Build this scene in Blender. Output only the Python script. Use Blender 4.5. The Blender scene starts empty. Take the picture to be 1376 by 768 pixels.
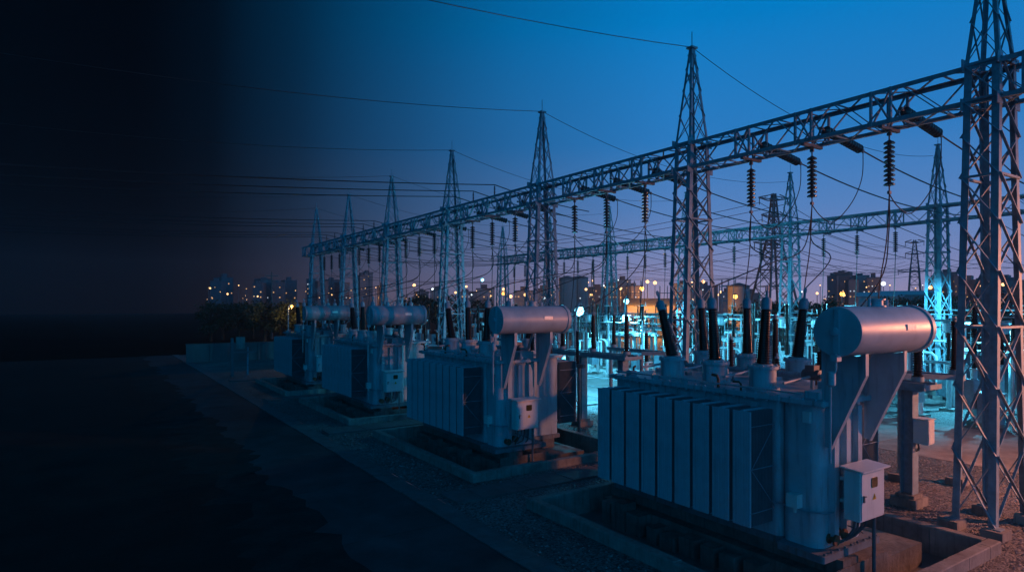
import bpy, math, random
from mathutils import Vector, Matrix
R = math.radians
rnd = random.Random(11)
S = bpy.context.scene
C = S.collection

# ------------------------------------------------------------------ mesh builder
class MB:
    def __init__(self): self.v = []; self.f = []; self.s = []
    def add(self, vs, fs, smooth=False):
        o = len(self.v); self.v += [tuple(p) for p in vs]
        for f in fs: self.f.append([o + i for i in f]); self.s.append(smooth)
    def box(self, x0, x1, y0, y1, z0, z1):
        vs = [(x0,y0,z0),(x1,y0,z0),(x1,y1,z0),(x0,y1,z0),(x0,y0,z1),(x1,y0,z1),(x1,y1,z1),(x0,y1,z1)]
        self.add(vs, [(3,2,1,0),(4,5,6,7),(0,1,5,4),(1,2,6,5),(2,3,7,6),(3,0,4,7)]); return self
    def bar(self, p, q, w, h=None, up=(0,0,1)):
        p, q = Vector(p), Vector(q); h = h or w
        d = (q - p).normalized(); u = Vector(up)
        if abs(d.dot(u)) > .97: u = Vector((1,0,0))
        a = d.cross(u).normalized(); b = a.cross(d).normalized()
        vs = []
        for e in (p, q):
            for sa, sb in ((-1,-1),(1,-1),(1,1),(-1,1)): vs.append(e + a*sa*w/2 + b*sb*h/2)
        self.add(vs, [(0,1,2,3),(7,6,5,4),(0,4,5,1),(1,5,6,2),(2,6,7,3),(3,7,4,0)]); return self
    def angle(self, p, q, w, t, ax, ay):
        # an L-section: two plates along p-q, opening towards directions ax and ay
        p, q, ax, ay = Vector(p), Vector(q), Vector(ax), Vector(ay)
        for a, b in ((ax, ay), (ay, ax)):
            o0 = b * (t if a is ay else 0)
            vs = []
            for e in (p, q):
                e = e + (a * t if a is ay else a * 0)
                vs += [e, e + a*(w - (t if a is ay else 0)), e + a*(w - (t if a is ay else 0)) + b*t, e + b*t]
            self.add(vs, [(0,1,2,3),(7,6,5,4),(0,4,5,1),(1,5,6,2),(2,6,7,3),(3,7,4,0)])
        return self
    def tube(self, pts, r, n=8, caps=True):
        pts = [Vector(p) for p in pts]; rs = r if isinstance(r, (list, tuple)) else [r]*len(pts)
        rings = []; a = None
        for i, p in enumerate(pts):
            d = (pts[min(i+1, len(pts)-1)] - pts[max(i-1, 0)]).normalized()
            if a is None:
                u = Vector((0,0,1)) if abs(d.z) < .9 else Vector((1,0,0))
                a = d.cross(u).normalized()
            else: a = (a - d*a.dot(d)).normalized()
            b = d.cross(a)
            rings.append([p + (a*math.cos(k*2*math.pi/n) + b*math.sin(k*2*math.pi/n))*rs[i] for k in range(n)])
        vs = [v for g in rings for v in g]; fs = []
        for i in range(len(pts)-1):
            for k in range(n):
                k2 = (k+1) % n; fs.append((i*n+k, i*n+k2, (i+1)*n+k2, (i+1)*n+k))
        self.add(vs, fs, True)
        if caps: self.add(rings[0], [tuple(reversed(range(n)))]); self.add(rings[-1], [tuple(range(n))])
        return self
    def lathe(self, prof, M=None, n=16):
        M = M or Matrix(); vs = []; fs = []
        for r, z in prof:
            for k in range(n):
                t = 2*math.pi*k/n; vs.append(M @ Vector((r*math.cos(t), r*math.sin(t), z)))
        for i in range(len(prof)-1):
            for k in range(n):
                k2 = (k+1) % n; fs.append((i*n+k, i*n+k2, (i+1)*n+k2, (i+1)*n+k))
        m = len(prof)-1
        fs.append(tuple(reversed(range(n)))); fs.append(tuple(m*n+k for k in range(n)))
        self.add(vs, fs, True); return self
    def prism(self, poly, axis, t0, t1):
        # polygon in the plane across an axis, given thickness t0..t1
        def P(a, b, t): return {'x': (t,a,b), 'y': (a,t,b), 'z': (a,b,t)}[axis]
        n = len(poly); vs = [P(a,b,t0) for a,b in poly] + [P(a,b,t1) for a,b in poly]
        fs = [tuple(reversed(range(n))), tuple(range(n, 2*n))] + [(i, (i+1)%n, n+(i+1)%n, n+i) for i in range(n)]
        self.add(vs, fs); return self
    def mesh(self, name, m, org=(0,0,0), sharp=35):
        me = bpy.data.meshes.new(name); ox, oy, oz = org
        me.from_pydata([(x-ox, y-oy, z-oz) for x, y, z in self.v], [], self.f)
        me.polygons.foreach_set('use_smooth', self.s)
        import bmesh
        bm = bmesh.new(); bm.from_mesh(me); bmesh.ops.recalc_face_normals(bm, faces=bm.faces); bm.to_mesh(me); bm.free()
        if any(self.s): me.set_sharp_from_angle(angle=R(sharp))
        me.materials.append(m); me.update(); return me

def obj(name, me, parent=None, loc=(0,0,0), rz=0, label=None):
    o = bpy.data.objects.new(name, me); C.objects.link(o); o.location = loc; o.rotation_euler = (0,0,rz)
    if parent: o.parent = parent
    if label: o['label'] = label
    return o
def tag(o, label, cat, group=None, kind=None):
    if label: o['label'] = label
    if cat: o['category'] = cat
    if group: o['group'] = group
    if kind: o['kind'] = kind
    return o
def thing(name, label, cat, loc=(0,0,0), rz=0, group=None): return tag(obj(name, None, None, loc, rz), label, cat, group)
def struct(name, me, loc=(0,0,0)): o = obj(name, me, None, loc); o['kind'] = 'structure'; return o
def rrect(x0, x1, y0, y1, r, n=5):
    P = []
    for cx, cy, a0 in ((x1-r,y1-r,0),(x0+r,y1-r,90),(x0+r,y0+r,180),(x1-r,y0+r,270)):
        for k in range(n+1):
            a = R(a0 + 90*k/n); P.append((cx + r*math.cos(a), cy + r*math.sin(a)))
    return P
ORD = ['first','second','third','fourth','fifth','sixth','seventh','eighth','ninth','tenth','eleventh','twelfth','thirteenth','fourteenth',
       'fifteenth','sixteenth','seventeenth','eighteenth','nineteenth','twentieth','twenty-first','twenty-second','twenty-third','twenty-fourth']

# ------------------------------------------------------------------ materials
def mat(name, col, rough=.6, metal=0., var=.25, scale=3., bump=0., bscale=40., streak=0., dirt=(.05,.035,.025), spec=.5, rvar=.12):
    m = bpy.data.materials.new(name); m.use_nodes = True; N = m.node_tree.nodes; L = m.node_tree.links
    b = N['Principled BSDF']; b.inputs['Metallic'].default_value = metal; b.inputs['Specular IOR Level'].default_value = spec
    tc = N.new('ShaderNodeTexCoord')
    nz = N.new('ShaderNodeTexNoise'); nz.inputs['Scale'].default_value = scale; nz.inputs['Detail'].default_value = 8; nz.inputs['Roughness'].default_value = .65
    L.new(tc.outputs['Object'], nz.inputs['Vector'])
    r = N.new('ShaderNodeValToRGB'); r.color_ramp.elements[0].position = .3; r.color_ramp.elements[1].position = .7
    r.color_ramp.elements[0].color = tuple(c*(1-var) for c in col) + (1,); r.color_ramp.elements[1].color = tuple(min(1,c*(1+var)) for c in col) + (1,)
    L.new(nz.outputs['Fac'], r.inputs['Fac']); out = r.outputs['Color']
    if streak:
        mp = N.new('ShaderNodeMapping'); mp.inputs['Scale'].default_value = (7,7,.7); L.new(tc.outputs['Object'], mp.inputs['Vector'])
        n2 = N.new('ShaderNodeTexNoise'); n2.inputs['Scale'].default_value = 1.6; n2.inputs['Detail'].default_value = 7; L.new(mp.outputs['Vector'], n2.inputs['Vector'])
        r2 = N.new('ShaderNodeValToRGB'); r2.color_ramp.elements[0].position = .52; r2.color_ramp.elements[1].position = .78
        r2.color_ramp.elements[0].color = (0,0,0,1); r2.color_ramp.elements[1].color = (streak,)*3 + (1,)
        L.new(n2.outputs['Fac'], r2.inputs['Fac'])
        mx = N.new('ShaderNodeMixRGB'); mx.inputs['Color2'].default_value = dirt + (1,)
        L.new(r2.outputs['Color'], mx.inputs['Fac']); L.new(out, mx.inputs['Color1']); out = mx.outputs['Color']
    L.new(out, b.inputs['Base Color'])
    mr = N.new('ShaderNodeMapRange'); mr.inputs['To Min'].default_value = max(.03, rough-rvar); mr.inputs['To Max'].default_value = min(1, rough+rvar)
    L.new(nz.outputs['Fac'], mr.inputs['Value']); L.new(mr.outputs['Result'], b.inputs['Roughness'])
    if bump:
        n3 = N.new('ShaderNodeTexNoise'); n3.inputs['Scale'].default_value = bscale; n3.inputs['Detail'].default_value = 6; L.new(tc.outputs['Object'], n3.inputs['Vector'])
        bp = N.new('ShaderNodeBump'); bp.inputs['Strength'].default_value = bump; bp.inputs['Distance'].default_value = .02
        L.new(n3.outputs['Fac'], bp.inputs['Height']); L.new(bp.outputs['Normal'], b.inputs['Normal'])
    return m
def emit(name, col, st):
    m = bpy.data.materials.new(name); m.use_nodes = True; N = m.node_tree.nodes
    b = N['Principled BSDF']; b.inputs['Base Color'].default_value = (.1,.1,.1,1)
    b.inputs['Emission Color'].default_value = col + (1,); b.inputs['Emission Strength'].default_value = st; return m
def gravel_mat(name, c0, c1, sc=22.):
    m = bpy.data.materials.new(name); m.use_nodes = True; N = m.node_tree.nodes; L = m.node_tree.links
    b = N['Principled BSDF']; b.inputs['Roughness'].default_value = .75
    tc = N.new('ShaderNodeTexCoord'); v = N.new('ShaderNodeTexVoronoi'); v.inputs['Scale'].default_value = sc; L.new(tc.outputs['Object'], v.inputs['Vector'])
    sp = N.new('ShaderNodeSeparateColor'); L.new(v.outputs['Color'], sp.inputs['Color'])
    r = N.new('ShaderNodeValToRGB'); e = r.color_ramp.elements; e[0].color = c0 + (1,); e[1].color = c1 + (1,); e[1].position = .9
    L.new(sp.outputs['Red'], r.inputs['Fac'])
    nz = N.new('ShaderNodeTexNoise'); nz.inputs['Scale'].default_value = .35; nz.inputs['Detail'].default_value = 6; L.new(tc.outputs['Object'], nz.inputs['Vector'])
    mr = N.new('ShaderNodeMapRange'); mr.inputs['From Min'].default_value = .3; mr.inputs['From Max'].default_value = .7; mr.inputs['To Min'].default_value = .55; mr.inputs['To Max'].default_value = 1.3
    L.new(nz.outputs['Fac'], mr.inputs['Value'])
    mx = N.new('ShaderNodeMixRGB'); mx.blend_type = 'MULTIPLY'; mx.inputs['Fac'].default_value = 1
    L.new(r.outputs['Color'], mx.inputs['Color1']); L.new(mr.outputs['Result'], mx.inputs['Color2']); L.new(mx.outputs['Color'], b.inputs['Base Color'])
    bp = N.new('ShaderNodeBump'); bp.inputs['Strength'].default_value = 1; bp.inputs['Distance'].default_value = .035; bp.invert = True
    L.new(v.outputs['Distance'], bp.inputs['Height']); L.new(bp.outputs['Normal'], b.inputs['Normal']); return m
def road_mat(name, col, joint_y=4.2, joint_x=0.):
    m = mat(name, col, .8, spec=.3, var=.35, scale=1.1, bump=.25, bscale=25); N = m.node_tree.nodes; L = m.node_tree.links
    b = N['Principled BSDF']; src = b.inputs['Base Color'].links[0].from_socket
    n2 = N.new('ShaderNodeTexNoise'); n2.inputs['Scale'].default_value = .25; n2.inputs['Detail'].default_value = 9; n2.inputs['Roughness'].default_value = .7
    tc = [n for n in N if n.type == 'TEX_COORD'][0]; L.new(tc.outputs['Object'], n2.inputs['Vector'])
    mr = N.new('ShaderNodeMapRange'); mr.inputs['From Min'].default_value = .35; mr.inputs['From Max'].default_value = .65; mr.inputs['To Min'].default_value = .5; mr.inputs['To Max'].default_value = 1.25
    L.new(n2.outputs['Fac'], mr.inputs['Value'])
    mx = N.new('ShaderNodeMixRGB'); mx.blend_type = 'MULTIPLY'; mx.inputs['Fac'].default_value = 1
    L.new(src, mx.inputs['Color1']); L.new(mr.outputs['Result'], mx.inputs['Color2']); L.new(mx.outputs['Color'], b.inputs['Base Color']); return m

M = {}
for i, k in enumerate((1., .95, .8, .62)):  # farther transformers darkened in the paint colour, standing for light fading leftward
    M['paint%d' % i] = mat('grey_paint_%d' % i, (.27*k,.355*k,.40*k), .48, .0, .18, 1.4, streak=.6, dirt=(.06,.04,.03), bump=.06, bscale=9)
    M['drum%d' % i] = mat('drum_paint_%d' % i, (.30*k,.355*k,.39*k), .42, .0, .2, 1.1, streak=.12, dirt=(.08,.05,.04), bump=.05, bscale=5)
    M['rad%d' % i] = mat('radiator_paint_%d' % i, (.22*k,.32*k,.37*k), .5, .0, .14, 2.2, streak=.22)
M['plate'] = mat('engraved_plate', (.78,.72,.62), .35, 0, .25, 14)
M['oldpaint'] = mat('stained_paint', (.10,.13,.15), .6, 0, .35, 4, streak=.8, dirt=(.10,.05,.028))
M['fin'] = mat('shaded_fin_paint', (.10,.14,.16), .6, 0, .2, 3)  # inner fins coloured darker to stand for the shade between plates
M['cab'] = mat('cabinet_paint', (.5,.52,.52), .42, var=.08, scale=2, streak=.16)
M['steel'] = mat('galvanised_steel', (.16,.235,.28), .68, .1, .3, 5, streak=.25, dirt=(.09,.05,.03))
M['steel_d'] = mat('dark_steel', (.10,.11,.12), .55, .3, .3, 5)
M['pipe'] = mat('bright_pipe', (.55,.57,.58), .4, .2, .15, 4)
M['porc'] = mat('dark_porcelain', (.016,.010,.009), .22, 0, .2, 6)
M['disc'] = mat('disc_glass', (.035,.045,.05), .2, 0, .2, 6)
M['wire'] = mat('weathered_conductor', (.03,.032,.035), .5, .5, .2, 4)
M['conc'] = mat('weathered_concrete', (.17,.165,.155), .85, 0, .4, 2.2, bump=.5, bscale=14, streak=.6, dirt=(.03,.03,.026))
M['oldconc'] = mat('old_wet_concrete', (.10,.096,.09), .8, 0, .5, 2.5, bump=.6, bscale=12, streak=.6, dirt=(.015,.014,.012))
M['slab'] = mat('slab_concrete', (.085,.085,.088), .8, 0, .35, 2.8, bump=.4, bscale=16)
M['pitfloor'] = mat('wet_pit_floor', (.10,.10,.098), .5, 0, .6, 1.3, bump=.2, bscale=10, rvar=.3)
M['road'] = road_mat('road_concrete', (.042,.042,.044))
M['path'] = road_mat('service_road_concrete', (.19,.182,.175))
M['gravel'] = gravel_mat('gravel', (.02,.02,.022), (.17,.165,.16))
M['soil'] = mat('dark_soil', (.009,.010,.008), .95, 0, .5, .8, bump=.6, bscale=6, spec=.22)
M['land'] = mat('dark_land', (.008,.009,.007), .95, 0, .5, .05, spec=.02)
M['win'] = mat('cabinet_glass', (.05,.045,.02), .12, 0, .2, 8)
M['yellow'] = mat('warning_yellow', (.55,.33,.02), .5, 0, .15, 20)
M['black'] = mat('black_mark', (.012,.012,.012), .5)
M['rust'] = mat('rusty_iron', (.12,.055,.03), .8, .1, .5, 9, bump=.3, bscale=30)
M['leaf'] = mat('leaves', (.018,.026,.009), .6, 0, .5, 1.2)
M['bark'] = mat('bark', (.02,.016,.012), .9, 0, .3, 8)
M['wall'] = mat('painted_wall', (.05,.075,.08), .85, 0, .3, .6, streak=.5)
M['facade0'] = mat('facade_grey', (.16,.15,.16), .85, 0, .15, .2)
M['facade1'] = mat('facade_pale', (.26,.24,.24), .85, 0, .15, .2)
M['facade2'] = mat('facade_dark', (.08,.085,.10), .85, 0, .15, .2)
M['roofmetal'] = mat('sheet_roof', (.30,.38,.38), .5, .2, .15, .3)
M['e_cyan'] = emit('flood_lens', (.22,.80,1.), 7)
M['e_sod'] = emit('sodium_lens', (1.,.42,.07), 5)
M['e_warm'] = emit('warm_window', (1.,.50,.18), .8)
M['e_white'] = emit('white_window', (.75,.85,1.), .8)
M['e_city'] = emit('city_lamp_warm', (1.,.52,.2), 3)
M['e_cityw'] = emit('city_lamp_white', (.8,.93,1.), 2.5)

# ------------------------------------------------------------------ camera
cam = bpy.data.cameras.new('camera'); co = bpy.data.objects.new('camera', cam); C.objects.link(co)
co.location = (0,0,5.0); co.rotation_euler = (R(90),0,R(-33.5))
cam.sensor_width = 36; cam.lens = 36*857/1376; cam.shift_y = 26/1376; cam.clip_end = 3000; S.camera = co

# ------------------------------------------------------------------ world
W = bpy.data.worlds.new('World'); S.world = W; W.use_nodes = True
N = W.node_tree.nodes; L = W.node_tree.links; bg = N['Background']
geo = N.new('ShaderNodeTexCoord'); sx = N.new('ShaderNodeSeparateXYZ'); L.new(geo.outputs['Generated'], sx.inputs['Vector'])
def mth(op, a, b=None):
    n = N.new('ShaderNodeMath'); n.operation = op
    for i, v in enumerate((a, b)):
        if v is None: continue
        if isinstance(v, (int, float)): n.inputs[i].default_value = v
        else: L.new(v, n.inputs[i])
    return n.outputs[0]
el = mth('ARCSINE', sx.outputs['Z'])
er = N.new('ShaderNodeValToRGB'); L.new(mth('DIVIDE', el, R(90)), er.inputs['Fac'])
stops = [(0.,(.30,.25,.40)),(.022,(.24,.24,.44)),(.055,(.145,.225,.475)),(.09,(.085,.21,.49)),(.155,(.022,.185,.50)),(.26,(.0,.185,.52)),(.45,(.0,.10,.31)),(.7,(.0,.035,.12)),(1.,(.0,.02,.07))]
E = er.color_ramp.elements
while len(E) < len(stops): E.new(.5)
for e, (p, c) in zip(E, stops): e.position = p; e.color = c + (1,)
# added fade: sky colour multiplied towards black on the left (azimuth measured clockwise from +Y)
az = mth('ARCTAN2', sx.outputs['X'], sx.outputs['Y'])
az2 = mth('DIVIDE', mth('ADD', az, math.pi), 2*math.pi)
ar = N.new('ShaderNodeValToRGB'); L.new(az2, ar.inputs['Fac'])
A = lambda d: (d+180)/360
ast = [(0.,1.),(A(-115),1.),(A(-75),.006),(A(33.5-30),.006),(A(33.5-25),.02),(A(33.5-18.6),.10),(A(33.5-9.2),.36),(A(33.5),.66),(A(33.5+14),1.),(1.,1.)]
E = ar.color_ramp.elements
while len(E) < len(ast): E.new(.5)
for e, (p, c) in zip(E, ast): e.position = p; e.color = (c,c,c,1)
eb = N.new('ShaderNodeValToRGB'); L.new(mth('DIVIDE', el, R(90)), eb.inputs['Fac'])
E = eb.color_ramp.elements
while len(E) < 4: E.new(.5)
for e, (p, c) in zip(E, [(0.,(.0,.29,.72)),(.28,(.0,.32,.80)),(.5,(.0,.07,.20)),(1.,(.0,.012,.04))]): e.position = p; e.color = c + (1,)
br = N.new('ShaderNodeValToRGB'); L.new(az2, br.inputs['Fac']); E = br.color_ramp.elements
for p, c in ((.5,0),(.5,0)): E.new(p)
for e, (p, c) in zip(E, [(A(-15),1.),(A(0),0.),(A(80),0.),(A(100),1.)]): e.position = p; e.color = (c,c,c,1)
em = N.new('ShaderNodeMixRGB'); L.new(br.outputs['Color'], em.inputs['Fac']); L.new(er.outputs['Color'], em.inputs['Color1']); L.new(eb.outputs['Color'], em.inputs['Color2'])
mul = N.new('ShaderNodeMixRGB'); mul.blend_type = 'MULTIPLY'; mul.inputs['Fac'].default_value = 1
L.new(em.outputs['Color'], mul.inputs['Color1']); L.new(ar.outputs['Color'], mul.inputs['Color2'])
sky = N.new('ShaderNodeTexSky'); sky.sky_type = 'NISHITA'; sky.sun_disc = False; sky.sun_elevation = R(-5); sky.sun_rotation = R(120)
addn = N.new('ShaderNodeMixRGB'); addn.blend_type = 'ADD'; addn.inputs['Fac'].default_value = .05
sc_ = N.new('ShaderNodeMixRGB'); sc_.blend_type = 'MULTIPLY'; sc_.inputs['Fac'].default_value = 1
L.new(sky.outputs['Color'], sc_.inputs['Color1']); L.new(ar.outputs['Color'], sc_.inputs['Color2'])
L.new(mul.outputs['Color'], addn.inputs['Color1']); L.new(sc_.outputs['Color'], addn.inputs['Color2'])
L.new(addn.outputs['Color'], bg.inputs['Color']); bg.inputs['Strength'].default_value = .93

sun = bpy.data.lights.new('sun', 'SUN'); sun.energy = .022; sun.angle = R(3); sun.color = (1,.52,.42)
so = bpy.data.objects.new('sun', sun); C.objects.link(so)
d = Vector((-.62,.78,-.13)); so.rotation_euler = d.to_track_quat('-Z','Y').to_euler()

def spot(loc, dr, col, p, r=.15, ang=170, bl=.35):
    l = bpy.data.lights.new('flood_light', 'SPOT'); l.energy = p; l.color = col; l.shadow_soft_size = r; l.spot_size = R(ang); l.spot_blend = bl
    o = bpy.data.objects.new('flood_light', l); C.objects.link(o); o.location = loc; o.rotation_euler = Vector(dr).to_track_quat('-Z','Y').to_euler(); return o
def point(loc, col, p, r=.15):
    l = bpy.data.lights.new('lamp_light', 'POINT'); l.energy = p; l.color = col; l.shadow_soft_size = r
    o = bpy.data.objects.new('lamp_light', l); C.objects.link(o); o.location = loc; return o

# ------------------------------------------------------------------ ground
DY = 10.3                                                   # pitch of the transformer bays
NT = 4
pits = [(9.0, 15.3, 5.3 + DY*i, 12.9 + DY*i) for i in range(NT)]
g = MB()
xs = sorted({7.5, 9.0, 15.3, 23.0}); ys = sorted({-8., 72.} | {p[2] for p in pits} | {p[3] for p in pits})
for i in range(len(xs)-1):
    for j in range(len(ys)-1):
        cx, cy = (xs[i]+xs[i+1])/2, (ys[j]+ys[j+1])/2
        if any(p[0] < cx < p[1] and p[2] < cy < p[3] for p in pits): continue
        g.add([(xs[i],ys[j],0),(xs[i+1],ys[j],0),(xs[i+1],ys[j+1],0),(xs[i],ys[j+1],0)], [(0,1,2,3)])
def sheet(b, x0, x1, y0, y1, z=0): b.add([(x0,y0,z),(x1,y0,z),(x1,y1,z),(x0,y1,z)], [(0,1,2,3)]); return b
sheet(g, 23.0, 72, -8, 72)
struct('gravel_ground', g.mesh('gravel_ground', M['gravel']))
# land out to the horizon, as a ring round the yard
b = MB()
for a in ((-60,-12,-40,440),(72,440,-40,440),(-12,72,-40,-8),(-12,72,72,440)): sheet(b, *a)
struct('land', b.mesh('land', M['land']))
b = MB(); sheet(b, -12, 4.1, -8, 72); struct('soil_ground', b.mesh('soil_ground', M['soil']))
b = MB(); y = -8.
while y < 72:
    y1 = min(72, y+4.2); b.box(4.1, 6.86, y+.012, y1-.012, -.12, .02); y = y1
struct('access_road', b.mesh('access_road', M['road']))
b = MB(); sheet(b, 4.1, 7.5, -8, 72, -.02); struct('road_bed', b.mesh('road_bed', M['soil']))
b = MB(); y = -8.
while y < 72:
    ln = rnd.choice((.5,.5,.5,.48)); dz = rnd.uniform(-.003,.004); dx = rnd.uniform(-.02,.02)
    b.box(6.9+dx, 7.46+dx, y+.008, y+ln-.008, -.1, .035+dz); y += ln
struct('kerb_strip', b.mesh('kerb_strip', M['slab']))
b = MB(); y = -8.
while y < 72:
    b.box(23.0, 29.8, y+.012, y+5-.012, -.12, .012); y += 5
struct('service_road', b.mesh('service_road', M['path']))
for i in range(5):                                          # cable trench lids between the pits
    b = MB(); x = 7.7
    while x < 22.6:
        dz = rnd.uniform(-.01,.015); b.box(x+.01, x+.74, 14.12+DY*(i-1), 15.1+DY*(i-1)+rnd.uniform(-.03,.03), -.02, .05+dz); x += .75
    if i: struct('trench_path', b.mesh('trench_path', M['slab']))
# ragged earth verge spilling over the far edge of the road
vr = random.Random(5)
M['verge'] = mat('verge_earth', (.017,.018,.016), .95, 0, .6, 1.4, bump=.7, bscale=9, spec=.2)
b = MB(); y = -8.; L0 = []; 
while y < 71.6:
    L0.append((y, 2.9+vr.uniform(-.9,.6), 4.35+vr.uniform(-.28,.32)+.18*math.sin(y*.9))); y += vr.uniform(.25,.6)
vs = []; fs = []
for y, a, c in L0: vs += [(a,y,.004),((a+c)/2,y,.03),(c,y,.023)]
for k in range(len(L0)-1):
    for q in (0,1): fs.append((3*k+q,3*k+q+1,3*k+q+4,3*k+q+3))
b.add(vs, fs, True); struct('verge', b.mesh('verge', M['verge']))
# loose stones lying on the gravel near the camera
b = MB()
for k in range(9000):
    y = rnd.uniform(3, 24); x = rnd.uniform(7.55, 22.8)
    if any(p[0]-.25 < x < p[1]+.25 and p[2]-.25 < y < p[3]+.25 for p in pits): continue
    if 14.0 < y < 15.2: continue
    r = rnd.uniform(.018,.042); vs = []
    for dx, dy, dz in ((1,0,0),(0,1,0),(-1,0,0),(0,-1,0),(0,0,1),(0,0,-.6)):
        vs.append((x+dx*r*rnd.uniform(.7,1.3), y+dy*r*rnd.uniform(.7,1.3), .012+dz*r*rnd.uniform(.5,.9)))
    b.add(vs, [(0,1,4),(1,2,4),(2,3,4),(3,0,4),(1,0,5),(2,1,5),(3,2,5),(0,3,5)])
o = obj('gravel', b.mesh('gravel', mat('loose_stone', (.17,.165,.165), .6, 0, .85, 9))); o['kind'] = 'stuff'
o['label'] = 'loose grey stones lying on the gravel around the transformer pits'

# ------------------------------------------------------------------ transformers
def sheds(r0, r1, z0, z1, n, out):
    P = [(r0*.8, z0)]
    for k in range(n):
        t = k/n; r = r0+(r1-r0)*t; za = z0+(z1-z0)*t; dz = (z1-z0)/n
        P += [(r, za+dz*.1), (r+out, za+dz*.35), (r+out*.9, za+dz*.45), (r, za+dz*.75)]
    P.append((r1*.8, z1)); return P
TO = (12.5, 9.4, 0.0)                                       # base of the first transformer
BACKX0, BACKX1 = 14.2, 14.95
def build_transformer_meshes(ip):
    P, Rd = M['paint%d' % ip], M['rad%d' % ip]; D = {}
    b = MB()
    b.prism(rrect(11.08,14.05,7.38,12.0,.12), 'z', .55, 3.18)
    b.prism(rrect(11.05,12.55,6.58,7.37,.22,7), 'z', .55, 3.178)
    for x in (11.42,11.82,12.22): b.box(x-.07, x+.07, 6.46, 6.578, .75, 3.1)      # stiffeners on the end wall
    for y in (7.9,8.8,9.7,10.6,11.5):
        b.box(10.98, 11.078, y-.07, y+.07, .75, 3.1); b.box(14.052, 14.15, y-.07, y+.07, .75, 3.1)
    D['tank'] = b.mesh('tank', P, TO, 40)
    b = MB(); b.prism(rrect(11.06,14.07,7.3,12.05,.05), 'z', .42, .548); b.prism(rrect(10.82,12.78,6.36,7.298,.05), 'z', .42, .548)
    for k in range(9):
        b.box(10.9+k*.22, 10.94+k*.22, 6.38, 6.42, .549, .585)
    D['base_flange'] = b.mesh('base_flange', M['oldpaint'], TO)
    b = MB(); b.prism(rrect(10.92,14.2,7.28,12.12,.06), 'z', 3.182, 3.27); b.prism(rrect(10.9,12.7,6.42,7.278,.06), 'z', 3.182, 3.268)
    for k in range(22): b.lathe([(.028,3.15),(.028,3.3)], Matrix.Translation((10.96, 6.6+k*.25, 0)), 6)
    for k in range(8): b.lathe([(.028,3.15),(.028,3.3)], Matrix.Translation((11.0+k*.22, 6.47, 0)), 6)
    D['cover'] = b.mesh('cover', P, TO)
    # turrets and bushings
    b = MB(); b.lathe([(.33,3.271),(.33,3.33),(.27,3.331),(.265,3.7),(.31,3.701),(.31,3.76),(.2,3.761),(.2,3.8)], None, 20)
    for k in range(10):
        a = 2*math.pi*k/10; b.lathe([(.02,3.69),(.02,3.79)], Matrix.Translation((.285*math.cos(a), .285*math.sin(a), 0)), 6)
    b.box(.25,.36,-.08,.08,3.42,3.58)
    D['turret'] = b.mesh('turret', P)
    b = MB(); b.lathe(sheds(.125,.085,0,1.12,22,.035), None, 16); D['bushing'] = b.mesh('bushing', M['porc'])
    b = MB(); b.lathe([(.09,1.12),(.105,1.14),(.105,1.3),(.075,1.36),(.03,1.38),(.022,1.6),(.0221,1.62)], None, 12); b.box(-.05,.05,-.012,.012,1.5,1.6)
    D['cap'] = b.mesh('bushing_cap', M['steel'])
    # one radiator: corrugated plates stacked away from the tank, headers above and below
    def rad(x0, x1, front_low):
        b = MB(); b2 = MB(); n = 16; w = .405
        for k in range(n):
            x = x0 + (x1-x0-.02)*k/(n-1)
            if (front_low and k == 0) or (not front_low and k == n-1):
                m = 7; poly = []
                for q in range(m):                            # pressed channels on the outermost plate
                    a0 = w*q/m; a1 = w*(q+1)/m; s = -1 if front_low else 1
                    poly += [(x, a0+.004), (x+s*.011, a0+.014), (x+s*.011, a1-.014), (x, a1-.004)]
                poly += [(x+.016*(1 if front_low else -1), w), (x+.016*(1 if front_low else -1), 0)]
                b.prism(poly, 'z', .84, 3.0)
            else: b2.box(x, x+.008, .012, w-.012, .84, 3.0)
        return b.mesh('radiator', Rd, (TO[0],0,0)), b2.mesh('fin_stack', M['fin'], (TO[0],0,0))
    def hdr(x0, x1):
        b = MB()
        b.tube([(x0-.01,.19,.93),(x1+.02,.19,.93)], .052, 10); b2 = MB(); b2.tube([(x0-.01,.19,2.97),(x1+.02,.19,2.97)], .06, 10)
        return b.mesh('header_pipe', Rd, (TO[0],0,0)), b2.mesh('header_pipe', Rd, (TO[0],0,0))
    D['rad_f'] = rad(10.3,11.0,True); D['rad_b'] = rad(BACKX0,BACKX1,False)
    D['hdr_f'] = hdr(10.32,11.07); D['hdr_b'] = hdr(14.06,BACKX1-.02)
    def kbrace(x0, x1, y):
        b = MB()
        for z in (1.1,1.92,2.72): b.bar((x0,y,z),(x1,y,z),.013)
        b.bar((x0,y-.02,1.92),(x1,y-.02,2.7),.011); b.bar((x0,y-.02,1.92),(x1,y-.02,1.14),.011); return b
    D['brace_f'] = kbrace(10.29,11.0,7.475).mesh('brace', M['steel'], TO); D['brace_b'] = kbrace(BACKX0,BACKX1,7.475).mesh('brace', M['steel'], TO)
    # conservator
    Mx = Matrix.Translation((0,6.0,4.55)) @ Matrix.Rotation(R(90),4,'Y')
    b = MB(); b.lathe([(.40,10.60),(.425,10.605),(.428,10.63),(.428,13.1),(.428,13.12)], Mx, 48); D['conservator'] = b.mesh('conservator', M['drum%d' % ip], TO, 30)
    b = MB(); b.lathe([(.43,13.05),(.455,13.051),(.455,13.16),(.40,13.161),(.34,13.2)], Mx, 48); D['end_cap'] = b.mesh('end_cap', P, TO, 30)
    b = MB(); b.box(10.565,10.598,5.95,6.05,4.18,4.93); b.lathe([(.075,-10.598),(.075,-10.53),(.06,-10.52)], Matrix.Translation((0,6.02,4.55)) @ Matrix.Rotation(R(-90),4,'Y'), 20)
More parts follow.
